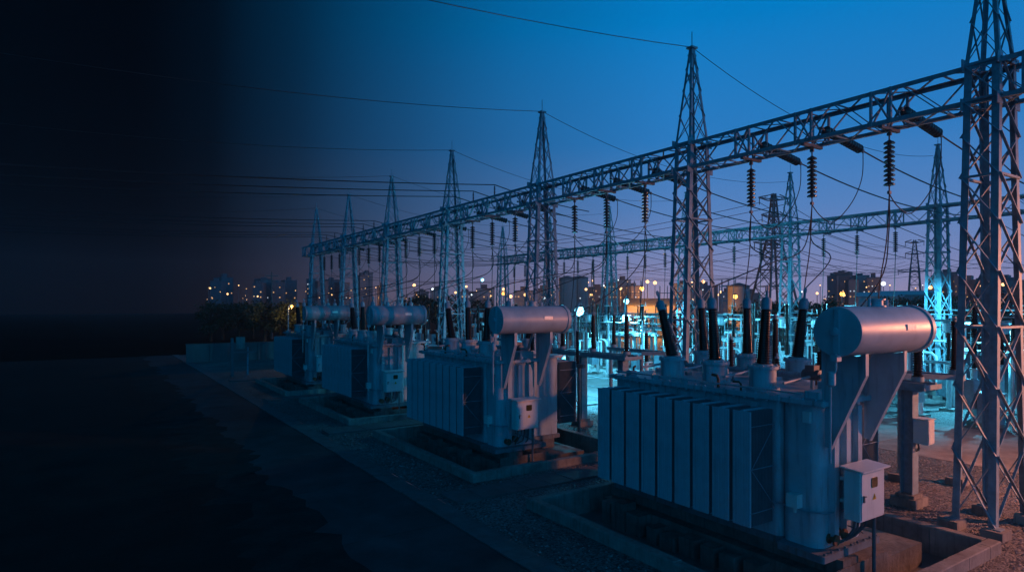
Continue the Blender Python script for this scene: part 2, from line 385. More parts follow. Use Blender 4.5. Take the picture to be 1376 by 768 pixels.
    b.tube([(10.57,6.0,4.18),(10.57,6.0,3.9),(10.57,6.1,3.7),(10.57,6.1,2.3)], .022, 8); b.box(10.5,10.64,5.94,6.06,4.05,4.16); b.lathe([(.05,3.62),(.07,3.64),(.07,3.85),(.05,3.87)], Matrix.Translation((10.57,6.08,0)), 12)
    D['level_gauge'] = b.mesh('level_gauge', P, TO)
    b = MB(); b.box(12.1,12.42,5.558,5.585,4.56,4.66); D['nameplate'] = b.mesh('nameplate', M['plate'], TO)
    b = MB(); b.lathe([(.16,4.97),(.16,5.0),(.11,5.001),(.11,5.09),(.15,5.091),(.15,5.12)], Matrix.Translation((12.0,6.05,0)), 16); b.tube([(11.75,6.05,4.95),(11.75,6.05,5.12)], .03, 8); b.tube([(12.35,6.05,4.95),(12.35,6.05,5.1)], .04, 8)
    D['filler_cap'] = b.mesh('filler_cap', P, TO)
    def bracket(x):
        b = MB(); b.prism([(5.82,4.14),(5.82,3.78),(6.44,2.42),(6.56,2.42),(6.56,3.15),(6.62,3.3),(6.62,4.30),(6.3,4.18),(6.0,4.10)], 'x', x-.012, x+.012)
        pts = [(5.81,4.16),(5.81,3.78),(6.44,2.40)]
        for (a0,a1),(c0,c1) in zip(pts, pts[1:]): b.bar((x,a0,a1),(x,c0,c1),.10,.02,(0,1,0) if a0 == c0 else (0,.9,.4))
        return b
    D['bracket1'] = bracket(11.2).mesh('bracket', P, TO); D['bracket2'] = bracket(12.55).mesh('bracket', P, TO)
    # control cabinet on the end wall
    b = MB(); b.prism(rrect(11.38,12.2,6.02,6.32,.015,2), 'z', 1.15, 2.03); b.box(11.5,11.6,6.321,6.455,1.4,1.46); b.box(11.95,12.05,6.321,6.455,1.4,1.46); b.box(11.5,11.6,6.321,6.455,1.8,1.86)
    D['control_cabinet'] = b.mesh('control_cabinet', M['cab'], TO)
    b = MB(); b.box(11.41,12.17,6.0,6.018,1.18,2.0); D['door'] = b.mesh('door', M['cab'], TO)
    b = MB(); b.prism([(5.93,2.04),(6.36,2.075),(6.36,2.10),(5.93,2.065)], 'x', 11.32, 12.26); D['roof'] = b.mesh('roof', M['cab'], TO)
    b = MB(); b.prism(rrect(11.72,11.93,1.72,1.90,.03,3), 'y', 5.99, 5.998); D['window'] = b.mesh('window', M['win'], TO)
    b = MB(); b.prism([(11.765,1.5),(11.885,1.5),(11.825,1.61)], 'y', 5.992, 5.998); D['warning_sign'] = b.mesh('warning_sign', M['yellow'], TO)
    b = MB(); b.prism([(11.835,1.59),(11.805,1.548),(11.823,1.548),(11.812,1.512),(11.845,1.556),(11.828,1.556)], 'y', 5.988, 5.9915); D['mark'] = b.mesh('flash_symbol', M['black'], TO)
    b = MB(); b.bar((11.46,5.985,1.5),(11.46,5.985,1.62),.022,.03); b.bar((11.46,5.98,1.6),(11.52,5.98,1.6),.018); D['handle'] = b.mesh('handle', M['steel_d'], TO)
    b = MB()
    for x in (11.55,11.68,11.8,11.95): b.tube([(x,6.2,1.16),(x,6.22,.95),(x+rnd.uniform(-.1,.1),6.38,.72),(x+rnd.uniform(-.2,.1),6.5,.62)], .022, 6)
    b.tube([(12.05,6.12,1.16),(12.05,6.12,-.34)], .035, 8)
    b.tube([(11.5,6.3,1.0),(11.9,6.32,.85),(12.2,6.4,.7)], .015, 6)
    D['conduit'] = b.mesh('conduit', M['steel_d'], TO)
    # pipework and fittings
    b = MB(); b.tube([(12.5,7.0,3.55),(12.5,11.6,3.5)], .05, 10); b.tube([(13.0,7.5,3.42),(13.0,11.8,3.42)], .035, 8)
    for y in (7.6,9.0,10.4,11.5): b.tube([(12.5,y,3.26),(12.5,y,3.52)], .035, 8); b.tube([(11.5,y,3.45),(12.5,y,3.53)], .03, 8)
    b.tube([(12.5,7.0,3.55),(12.2,6.5,3.8),(12.1,6.15,4.15)], .045, 10)
    b.tube([(11.0,11.9,3.36),(11.0,6.9,3.36)], .02, 6)
    D['oil_pipe'] = b.mesh('oil_pipe', P, TO)
    b = MB(); b.lathe([(.05,-.2),(.11,-.18),(.11,.18),(.05,.2)], Matrix.Translation((12.5,7.6,3.56)) @ Matrix.Rotation(R(90),4,'X'), 14); b.box(12.4,12.6,7.5,7.7,3.56,3.76); D['gas_relay'] = b.mesh('gas_relay', M['steel_d'], TO)
    b = MB(); b.tube([(11.0,8.3,1.22),(11.0,6.75,1.22),(11.15,6.5,1.22),(12.5,6.42,1.2)], .018, 6); D['hose'] = b.mesh('hose', M['steel'], TO)
    b = MB(); b.box(10.86,11.04,6.9,7.12,1.25,1.5); b.lathe([(.03,1.15),(.03,1.25)], Matrix.Translation((10.95,7.0,0)), 8); D['junction_box'] = b.mesh('junction_box', M['cab'], TO)
    for x, z, kk in ((11.35,.72,'valve'),(11.62,.78,'valve2')):
        b = MB()
        Mv = Matrix.Translation((x,6.575,z)) @ Matrix.Rotation(R(90),4,'X')
        b.lathe([(.09,0),(.09,.03),(.045,.031),(.045,.12),(.1,.121),(.1,.16)], Mv, 14); D[kk] = b.mesh('valve', M['rust'], TO)
    b = MB(); b.prism(rrect(11.9,12.45,6.6,7.15,.05), 'z', 3.272, 3.5); D['hatch'] = b.mesh('hatch', P, TO)
    b = MB(); b.prism(rrect(11.15,11.7,6.65,6.95,.04), 'z', 3.272, 3.4); D['hatch2'] = b.mesh('hatch', P, TO)
    b = MB(); b.prism(rrect(10.985,11.047,6.72,6.88,.02), 'z', 2.84, 3.04); D['thermometer'] = b.mesh('thermometer_box', M['cab'], TO)
    b = MB(); b.lathe([(.1,3.271),(.1,3.3),(.06,3.301),(.06,3.6),(.12,3.61),(.12,3.72)], Matrix.Translation((13.4,9.3,0)), 12); D['relief_valve'] = b.mesh('relief_valve', P, TO)
    b = MB(); b.lathe(sheds(.07,.055,3.42,4.0,10,.03), Matrix.Translation((13.3,7.9,0)), 12); D['neutral_bushing'] = b.mesh('neutral_bushing', M['porc'], TO)
    return D
FIT = [MB().lathe([(.05,0),(.05,.03),(.025,.031),(.025,.12),(.07,.121),(.07,.14),(.02,.141),(.02,.19)], None, 10).mesh('bleed_valve', M['steel']),
       MB().box(-.09,.09,-.07,.07,0,.11).mesh('bleed_valve', M['paint1']), MB().tube([(0,0,0),(0,0,.16),(.05,0,.22),(.22,0,.22)], .028, 8).mesh('bleed_valve', M['rust'])]
TLAB = ['light grey power transformer nearest the camera, pink light on its tall tank and white cabinet',
        'grey power transformer second from the camera, just left of the cyan floodlight',
        'dim grey power transformer third from the camera, with mauve radiator fronts',
        'darkest and farthest power transformer at the left end of the row beneath the smallest towers']
BUSH = []                                                   # bushing tops in world space, for the droppers
front = [(8.1,-4),(9.3,4),(10.55,17)]; back = [(8.7,-7),(10.05,1),(11.4,5)]
for i in range(NT):
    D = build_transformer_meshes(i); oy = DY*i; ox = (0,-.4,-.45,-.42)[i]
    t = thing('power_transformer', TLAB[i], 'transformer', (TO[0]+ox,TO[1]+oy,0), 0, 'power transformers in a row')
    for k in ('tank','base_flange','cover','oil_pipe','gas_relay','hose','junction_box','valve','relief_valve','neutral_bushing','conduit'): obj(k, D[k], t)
    obj('valve', D['valve2'], t); obj('hatch', D['hatch'], t); obj('hatch', D['hatch2'], t); obj('thermometer_box', D['thermometer'], t)
    obj('bracket', D['bracket1'], t); obj('bracket', D['bracket2'], t); obj('brace', D['brace_f'], t); obj('brace', D['brace_b'], t)
    c = obj('conservator', D['conservator'], t)
    for k in ('end_cap','level_gauge','nameplate','filler_cap'): obj(k, D[k], c)
    c = obj('control_cabinet', D['control_cabinet'], t)
    for k in ('door','roof','window','warning_sign','handle'): obj(k, D[k], c)
    obj('flash_symbol', D['mark'], c)
    for k in range(9):
        y = 7.48+.487*k-TO[1]
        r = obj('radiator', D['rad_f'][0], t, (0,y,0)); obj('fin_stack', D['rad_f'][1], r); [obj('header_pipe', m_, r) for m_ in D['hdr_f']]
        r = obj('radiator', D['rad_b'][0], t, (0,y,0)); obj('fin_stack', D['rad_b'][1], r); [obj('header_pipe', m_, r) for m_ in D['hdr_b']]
    rf = random.Random(40+i)
    for k in range(16):
        fx, fy = rf.choice((rf.uniform(11.05,11.2),rf.uniform(12.2,13.2),rf.uniform(12.2,13.2))), rf.uniform(7.5,11.9)
        q = obj('bleed_valve', FIT[k%3], t, (fx-TO[0],fy-TO[1],3.27)); q.rotation_euler = (0,0,rf.uniform(0,3)); z_ = rf.uniform(.7,1.3); q.scale = (z_,z_,z_)
    bt = []
    for x, row in ((11.55,front),(13.72,back)):
        for y, lean in row:
            tu = obj('turret', D['turret'], t, (x-TO[0], y-TO[1], 0))
            bu = obj('bushing', D['bushing'], t, (x-TO[0], y-TO[1], 3.8)); bu.rotation_euler = (R(-lean),0,0)
            obj('bushing_cap', D['cap'], bu)
            bt.append((x+ox, y+oy+math.sin(R(lean))*1.6, 3.8+math.cos(R(lean))*1.6))
    BUSH.append(bt)
    # plinth and containment pit
    b = MB(); b.box(10.95,14.3,6.3,12.3,-.348,.12); b.box(11.25,11.75,6.25,12.35,.121,.419); b.box(13.3,13.8,7.3,12.35,.121,.419); b.box(10.9,12.75,6.22,6.24,-.348,.3)
    for k in range(9): b.box(10.55+rnd.uniform(-.05,.05), 10.94, 7.5+k*.52, 7.5+k*.52+rnd.uniform(.28,.45), -.348, rnd.uniform(-.05,.3))
    tag(obj('concrete_plinth', b.mesh('concrete_plinth', M['oldconc'], (12.6,9.3,0)), None, (12.6+ox,9.3+oy,0)),
        'stained concrete plinth under the %s transformer of the row, standing in its pit' % ['nearest','second','third','farthest'][i], 'plinth', 'transformer plinths')
    p = (9.0,15.3,5.3,12.9); w = .22
    pt = thing('oil_pit', 'rectangular concrete kerb of the oil pit around the %s transformer' % ['nearest','second','third','farthest'][i], 'pit', (12.15,9.1+oy,0), 0, 'oil pits')
    kr = random.Random(70+i)
    def run(x0, x1, y0, y1, along):
        b = MB(); a0, a1 = (x0,x1) if along == 'x' else (y0,y1); a = a0
        while a < a1-.01:
            e = min(a1, a+kr.uniform(.9,1.5)); e = a1 if a1-e < .5 else e; dz = kr.uniform(-.012,.012); do = kr.uniform(-.008,.008); c = .018
            lo, hi = (y0+do,y1+do) if along == 'x' else (x0+do,x1+do)
            prof = [(lo,-.36),(hi,-.36),(hi,.25+dz-c),(hi-c,.25+dz),(lo+c,.25+dz),(lo,.25+dz-c)]
            if along == 'x': b.prism(prof, 'x', a+.004, e-.004)
            else: b.prism(prof, 'y', a+.004, e-.004)
            a = e
        obj('kerb', b.mesh('kerb', M['conc'], (12.15,9.1,0)), pt)
    run(p[0]-.02,p[1]+.02,p[2]-.02,p[2]+w,'x'); run(p[0]-.02,p[1]+.02,p[3]-w,p[3]+.02,'x'); run(p[0]-.02,p[0]+w,p[2]+w+.012,p[3]-w-.012,'y'); run(p[1]-w,p[1]+.02,p[2]+w+.012,p[3]-w-.012,'y')
    b = MB(); sheet(b, p[0],p[1],p[2],p[3],-.35); obj('pit_floor', b.mesh('pit_floor', M['pitfloor'], (12.15,9.1,0)), pt)

# ------------------------------------------------------------------ gantries
def lattice_face(b, A0, A1, B0, B1, n, w, horiz=True, cross=True):
    # bracing between edge A (A0->A1) and edge B (B0->B1)
    A0,A1,B0,B1 = map(Vector,(A0,A1,B0,B1))
    for k in range(n):
        a0=A0.lerp(A1,k/n); a1=A0.lerp(A1,(k+1)/n); c0=B0.lerp(B1,k/n); c1=B0.lerp(B1,(k+1)/n)
        off = (A1-A0).cross(B0-A0).normalized()*w*.55
        if cross: b.bar(a0+off,c1+off,w,w*.4); b.bar(c0-off,a1-off,w,w*.4)
        elif k % 2: b.bar(a0,c1,w,w*.4)
        else: b.bar(c0,a1,w,w*.4)
        if horiz and k: b.bar(a0,c0,w,w*.5)
def tower_meshes(scale_y=1):
    H0,H1,HT = .22,10.45,13.75
    bx,by,tx,ty = .89,.42,.45,.34
    D = {}; cs = [(-1,-1),(1,-1),(1,1),(-1,1)]
    foot = [Vector((sx*bx,sy*by,H0)) for sx,sy in cs]; top = [Vector((sx*tx,sy*ty,H1)) for sx,sy in cs]; peak = [Vector((sx*.07,sy*.06,HT)) for sx,sy in cs]
    for k,(sx,sy) in enumerate(cs):
        b = MB(); b.angle(foot[k],top[k],.15,.016,(-sx,0,0),(0,-sy,0)); b.angle(top[k],peak[k],.085,.014,(-sx,0,0),(0,-sy,0)); b.box(foot[k].x-.12,foot[k].x+.12,foot[k].y-.12,foot[k].y+.12,.2,.22)
        D['leg%d'%k] = b.mesh('leg', M['steel'])
        b = MB(); b.box(foot[k].x-.24,foot[k].x+.24,foot[k].y-.2,foot[k].y+.2,-.1,.2); D['foot%d'%k] = b.mesh('footing', M['conc'])
    for k in range(4):
        b = MB(); a, c = k, (k+1) % 4
        nseg = [0,.15,.29,.42,.54,.65,.75,.84,.92,1.0]
        for q in range(len(nseg)-1):
            lattice_face(b, foot[a].lerp(top[a],nseg[q]), foot[a].lerp(top[a],nseg[q+1]), foot[c].lerp(top[c],nseg[q]), foot[c].lerp(top[c],nseg[q+1]), 1, .055, False)
            if q in (3,6,8): b.bar(foot[a].lerp(top[a],nseg[q]),foot[c].lerp(top[c],nseg[q]),.07,.05)
        ns = [0,.3,.56,.78,.93]
        for q in range(4): lattice_face(b, top[a].lerp(peak[a],ns[q]), top[a].lerp(peak[a],ns[q+1]), top[c].lerp(peak[c],ns[q]), top[c].lerp(peak[c],ns[q+1]), 1, .034, False)
        b.bar(top[a],top[c],.08,.06)
        for z in (9.55,10.45):                                # gusset plates where the beam meets the legs
            pt = foot[a].lerp(top[a],(z-H0)/(H1-H0)); b.box(pt.x-.14,pt.x+.14,pt.y-.012,pt.y+.012,z-.13,z+.13)
        D['brace%d'%k] = b.mesh('bracing', M['steel'])
    b = MB(); b.box(-.14,.14,-.13,.13,HT-.03,HT+.03); D['plate'] = b.mesh('top_plate', M['steel'])
    b = MB(); b.tube([(0,0,HT),(0,0,HT+.55)], .014, 6); D['rod'] = b.mesh('lightning_rod', M['steel'])
    return D
TM = tower_meshes()
def tower(loc, label, group, foots=True):
    t = thing('lattice_tower', label, 'tower', loc, 0, group)
    for k in range(4): obj('leg', TM['leg%d'%k], t); obj('bracing', TM['brace%d'%k], t); obj('footing', TM['foot%d'%k], t)
    obj('top_plate', TM['plate'], t); obj('lightning_rod', TM['rod'], t)
    return t
def beam_mesh(Ln, n):
    D = {}; hx, z0, z1 = .45, 9.55, 10.45
    for k,(sx,z) in enumerate(((-1,z0),(1,z0),(1,z1),(-1,z1))):
        b = MB(); b.angle((sx*hx,0,z),(sx*hx,Ln,z),.11,.014,(-sx,0,0),(0,0,1 if z == z0 else -1)); D['chord%d'%k] = b.mesh('chord', M['steel'])
    for k,sx in enumerate((-1,1)):
        b = MB(); lattice_face(b,(sx*hx*.97,0,z0+.03),(sx*hx*.97,Ln,z0+.03),(sx*hx*.97,0,z1-.03),(sx*hx*.97,Ln,z1-.03),n,.055,False,False)
        for q in (2.2,4.3,6.3,Ln-.25,.25):
            if q > Ln: continue
            for dq in ((-.24,.24) if q in (2.2,4.3,6.3) else (0,)): b.bar((sx*hx*.97,q+dq,z0),(sx*hx*.97,q+dq,z1),.075,.05,(0,1,0))
            if q in (2.2,4.3,6.3): b.bar((sx*hx*.93,q-.24,z0),(sx*hx*.93,q+.24,z1),.04); b.bar((sx*hx*.90,q+.24,z0),(sx*hx*.90,q-.24,z1),.04)
        D['side%d'%k] = b.mesh('side_lattice', M['steel'])
    for k,z in enumerate((z0+.02,z1-.02)):
        b = MB(); lattice_face(b,(-hx,0,z),(-hx,Ln,z),(hx,0,z),(hx,Ln,z),n,.05,True,False); D['flat%d'%k] = b.mesh('flat_lattice', M['steel'])
    b = MB()
    for q in (2.2,4.3,6.3):
        if q < Ln: b.bar((-.46,q,z0-.04),(.46,q,z0-.04),.1,.07); b.box(-.1,.1,q-.1,q+.1,z0-.1,z0-.075)
    if b.v: D['hanger'] = b.mesh('hanger_plate', M['steel_d'])
    return D
SP = 8.63
BMm = beam_mesh(SP,10); BMs = beam_mesh(3.2,4)
def beam(loc, label, group, D=None, rz=0):
    t = thing('gantry_beam', label, 'beam', loc, rz, group); D = D or BMm
    for k in range(4): obj('chord', D['chord%d'%k], t)
    for k in range(2): obj('side_lattice', D['side%d'%k], t); obj('flat_lattice', D['flat%d'%k], t)
    if 'hanger' in D: obj('hanger_plate', D['hanger'], t)
    return t
GX, GY = 17.1, 6.1
NEAR = ['nearest','second','third','fourth','fifth','sixth','seventh']
for n in range(7):
    tower((GX,GY+SP*n,0), ['lattice tower nearest the camera, cut off by the right edge of the photo','tall lattice tower rising behind the nearest transformer, second from the right in the front gantry',
        'lattice tower behind the second transformer, third from the right in the front gantry','lattice tower fourth from the right in the front gantry, between two conservators',
        'lattice tower fifth from the right in the front gantry','lattice tower sixth from the right in the front gantry, last but one','smallest looking lattice tower at the left end of the front gantry'][n], 'towers of the front gantry')
    if n < 6: beam((GX,GY+SP*n,0), '%s lattice beam of the front gantry, between its %s and %s tower from the right' % (ORD[n],ORD[n],ORD[n+1]), 'beams of the front gantry')
beam((GX,GY+SP*6,0), 'short stub of lattice beam sticking out past the leftmost tower of the front gantry', 'beams of the front gantry', BMs)
beam((GX,GY-3.2,0), 'short length of lattice beam leaving the frame right of the nearest tower', 'beams of the front gantry', BMs)
GX2, GY2 = 38.6, 16.2
for n in range(6):
    tower((GX2,GY2+8.8*n,0), ['cyan lit lattice tower at the right end of the rear gantry, above the nearest conservator','cyan lit lattice tower second from the right in the rear gantry',
       'rear gantry tower hidden almost wholly behind the second front tower','cyan lit lattice tower of the rear gantry between second and third front towers','rear gantry tower half hidden behind the third front tower','lattice tower at the left end of the rear gantry'][n], 'towers of the rear gantry')
BM2 = beam_mesh(8.8,10)
for n in range(-1,5): beam((GX2,GY2+8.8*n,0), ('%s lattice beam from the right in the rear gantry' % ORD[n+1]) + ', lit cyan from below', 'beams of the rear gantry', BM2)

# ------------------------------------------------------------------ insulator strings and conductors
def string_meshes(n, pitch, r):
    D = {}; P = []
    for k in range(n):
        z = -.22-k*pitch; P += [(.04,z),(.055,z-.02*pitch/.11),(r*.72,z-.034*pitch/.11),(r,z-.066*pitch/.11),(r*.96,z-.088*pitch/.11),(.05,z-.095*pitch/.11),(.04,z-.1*pitch/.11)]
    P.append((.03,-.22-n*pitch))
    b = MB(); b.lathe(P, None, 16); D['discs'] = b.mesh('disc_stack', M['disc'])
    b = MB(); b.tube([(0,0,0),(0,0,-.23)], .022, 6); b.box(-.03,.03,-.05,.05,-.1,-.02); D['shackle'] = b.mesh('shackle', M['steel_d'])
    e = -.22-n*pitch; b = MB(); b.tube([(0,0,e),(0,0,e-.14)], .02, 6); b.box(-.05,.05,-.03,.03,e-.2,e-.12); D['clamp'] = b.mesh('clamp', M['steel_d']); D['len'] = -e+.2
    return D
SV = string_meshes(10,.118,.135); STn = string_meshes(14,.135,.135)
def strung(name, loc, rot, label, group, D=SV, double=False):
    t = thing(name, label, 'insulator', loc, 0, group); t.rotation_euler = rot
    for dx in ((-.075,.075) if double else (0,)):
        obj('disc_stack', D['discs'], t, (0,dx,0))
    obj('shackle', D['shackle'], t); obj('clamp', D['clamp'], t); return t
def cat(p, q, sag, n=20):
    p, q = Vector(p), Vector(q); return [p.lerp(q,k/n) - Vector((0,0,sag*4*(k/n)*(1-k/n))) for k in range(n+1)]
def wire(name, pts, r, label, group, n=6, catg='cable'):
    o = obj(name, MB().tube(pts, r, n).mesh(name, M['wire'])); return tag(o, label, catg, group)
PH = ['right','middle','left']
for n in range(6):
    bay = NEAR[n] if n else 'nearest'
    for k, off in enumerate((2.2,4.3,6.3)):
        y = GY+SP*n+off; zb = 9.45
        strung('insulator_string', (GX,y,zb), (0,0,0), '%s hanging insulator string under the %s span of the front gantry' % (PH[k],bay), 'hanging insulator strings of the front gantry')
        end = (GX,y,zb-SV['len'])
        # tension set pulling towards the rear gantry
        ang = R(81); tl = STn['len']; ty = y-.3
        strung('tension_insulator', (GX-.1,ty,9.96), (0,-ang,0), '%s slanting tension insulator string on the %s span of the front gantry' % (PH[k],bay), 'tension insulators of the front gantry', STn, False)
        te = Vector((GX-.1+math.sin(ang)*tl, ty, 9.96-math.cos(ang)*tl))
        wire('conductor', cat(te, (GX2-.5,ty+ (GY2-GY)*.02,9.55), .75, 26), .022, '%s conductor from the %s span of the front gantry across to the rear gantry' % (PH[k],bay), 'conductors between the gantries')
        m1 = [te + Vector((-.02,0,-.05)), te+Vector((-.05,.02,-.8)), te+Vector((-.45,.1,-1.55)), Vector(end)+Vector((.95,-.1,-.42)), Vector(end)+Vector((.4,-.03,-.3)), Vector(end)]
        # smooth the jumper loop
        def spl(ps, m=6):
            out = []
            for a in range(len(ps)-1):
                p0 = ps[max(a-1,0)]; p1 = ps[a]; p2 = ps[a+1]; p3 = ps[min(a+2,len(ps)-1)]
                for q in range(m):
                    t = q/m; out.append(.5*((2*p1)+(p2-p0)*t+(2*p0-5*p1+4*p2-p3)*t*t+(3*p1-p0-3*p2+p3)*t**3))
            return out+[ps[-1]]
        wire('jumper_cable', spl([Vector(a) for a in m1]), .014, '%s looping jumper cable beside the tension insulators of the %s span' % (PH[k],bay), 'jumper cables of the front gantry')
        # dropper to the nearest row of bushings
        ti = min(NT-1, n)
        if n < 4:
            tgt = Vector((13.3,7.9+DY*n,4.0)) if k == 0 else Vector(BUSH[ti][2+k])
            e = Vector(end); wire('dropper_cable', spl([e, e+Vector((-.03,.0,-1.0)), e.lerp(tgt,.5)+Vector((1.0,0,-.35)), tgt]), .016, '%s dropper cable from the %s span down to the transformer' % (PH[k],bay), 'dropper cables')
            tgt = [Vector(b) for b in BUSH[ti]][k]
            if k == 1: wire('dropper_cable', spl([e+Vector((-.02,0,-.3)), e+Vector((-.4,.05,-1.3)), e.lerp(tgt,.6)+Vector((.4,0,-.35)), tgt]), .016, '%s dropper cable from the %s span down to a front bushing' % (PH[k],bay), 'dropper cables')
        e = Vector(end); tgt = Vector((GX+.0,y+.3,4.6)) if n < 6 else None
        wire('dropper_cable', spl([e, e+Vector((.06,.1,-1.2)), e.lerp(tgt,.7)+Vector((.15,.1,0)), tgt]), .016, '%s straight dropper cable from the %s span to the arrester stand below' % (PH[k],bay), 'dropper cables')
# strings under the rear gantry
for n in range(-1,5):
    for k, off in enumerate((2.2,4.4,6.5)):
        y = GY2+8.8*n+off
        strung('insulator_string', (GX2,y,9.45), (0,0,0), '%s hanging insulator string under the %s span from the right of the rear gantry' % (PH[k],ORD[n+1]), 'hanging insulator strings of the rear gantry')
        wire('dropper_cable', [(GX2,y,9.45-SV['len']),(GX2,y+.05,6.2),(GX2-.1,y+.1,4.5)], .022, '%s dropper cable under the %s span from the right of the rear gantry' % (PH[k],ORD[n+1]), 'dropper cables')
        wire('conductor', cat((GX2+.5,y,9.5),(GX2+55,y+3,11),2.0,18), .02, '%s conductor running beyond the %s span of the rear gantry' % (PH[k],ORD[n+1]), 'conductors beyond the rear gantry')
# heavy conductors leaving the front gantry to the left on short posts above the beam
b = MB(); b.lathe([(.03,0),(.03,.06)]+sheds(.022,.02,.06,.42,5,.035)+[(.015,.42),(.015,.5)], None, 10); POST = b.mesh('insulator', M['porc'])
for n in (2,4,5):
    for k, off in enumerate((2.2,4.3,6.3)):
        y = GY+SP*n+off+ (1.2 if n == 2 else 0)
        t = thing('beam_post', '%s short post insulator standing on the %s span of the front gantry' % (PH[k],NEAR[n]), 'insulator', (GX-.42,y,10.45), 0, 'post insulators on the beam'); obj('insulator', POST, t)
        wire('conductor', cat((GX+6,y+.4,10.2),(GX-.42,y,10.95),.12,6)+cat((GX-.42,y,10.95),(-24,y,9.2 if n == 2 else 10.2),.5,24)[1:], .024, '%s heavy conductor leaving the %s span of the front gantry to the left' % (PH[k],NEAR[n]), 'conductors to the left')
for n in range(7):                                          # earth wires from the peaks
    y = GY+SP*n; z = 13.78
    wire('earth_wire', cat((GX,y,z),(-28,y-2,13.2),1.6,24), .011, 'thin earth wire running left from the peak of the %s front tower' % NEAR[n], 'earth wires')
    wire('earth_wire', cat((GX,y,z),(GX2,y+(GY2-GY)*.02+1.5,13.2),1.1,20), .011, 'thin earth wire running right from the peak of the %s front tower' % NEAR[n], 'earth wires')

# ------------------------------------------------------------------ arrester stands beside the transformers
b = MB(); b.lathe([(.12,0),(.12,.05)]+sheds(.085,.075,.05,1.3,20,.04)+[(.1,1.3),(.1,1.36),(.03,1.37),(.03,1.5)], None, 14); ARR = b.mesh('insulator', M['porc'])
b = MB(); b.lathe([(.14,-.12),(.14,0)], None, 12); ARB = b.mesh('base', M['steel'])
b = MB(); b.lathe([(.2,1.42),(.2,1.45)], None, 16); b.lathe([(.05,1.36),(.05,1.5)], None, 10); ARC = b.mesh('terminal', M['steel'])
def hcol(b, x, y, z0, z1, w=.3):
    b.box(x-w/2,x+w/2,y-w/2,y-w/2+.03,z0,z1); b.box(x-w/2,x+w/2,y+w/2-.03,y+w/2,z0,z1); b.box(x-.015,x+.015,y-w/2+.031,y+w/2-.031,z0,z1)
def post_mesh(): b = MB(); hcol(b,0,0,.3,2.9); return b.mesh('post', M['steel'])
def foot_mesh(): b = MB(); b.box(-.34,.34,-.3,.3,-.1,.22); b.box(-.24,.24,-.22,.22,.22,.3); return b.mesh('footing', M['conc'])
PM, FM = post_mesh(), foot_mesh()
b = MB(); b.box(-.34,.34,0,5.7,2.902,2.93); b.box(-.32,-.24,-.05,5.75,2.932,3.1); b.box(.24,.32,-.05,5.75,2.932,3.1); b.box(-.45,.45,-.1,0-.052,2.94,3.06)
SB = b.mesh('beam', M['steel'])
b = MB(); b.box(-.16,.16,-.5,-.17,1.6,2.2); BXb = b.mesh('junction_box', M['cab'])
b = MB(); b.box(-.145,.145,-.515,-.502,1.62,2.18); BXd = b.mesh('door', M['cab'])
b = MB(); b.box(-.19,.19,-.53,-.165,2.202,2.22); BXr = b.mesh('roof', M['cab'])
b = MB(); b.tube([(0,-.2,1.6),(.05,-.22,1.45),(.12,-.1,1.4),(.1,0,1.42)], .02, 6); b.tube([(-.1,-.25,1.6),(-.05,-.25,1.43),(.0,-.17,1.38)], .02, 6); BXc = b.mesh('conduit', M['steel_d'])
SLIM = []; SLIMC = []
for h_ in (1.25,.8):
    SLIM.append(MB().lathe(sheds(.06,.05,0,h_,int(h_*15),.035), None, 12).mesh('insulator', M['porc'])); SLIMC.append(MB().lathe([(.06,h_),(.06,h_+.05),(.02,h_+.06),(.02,h_+.14)], None, 10).mesh('cap', M['steel']))
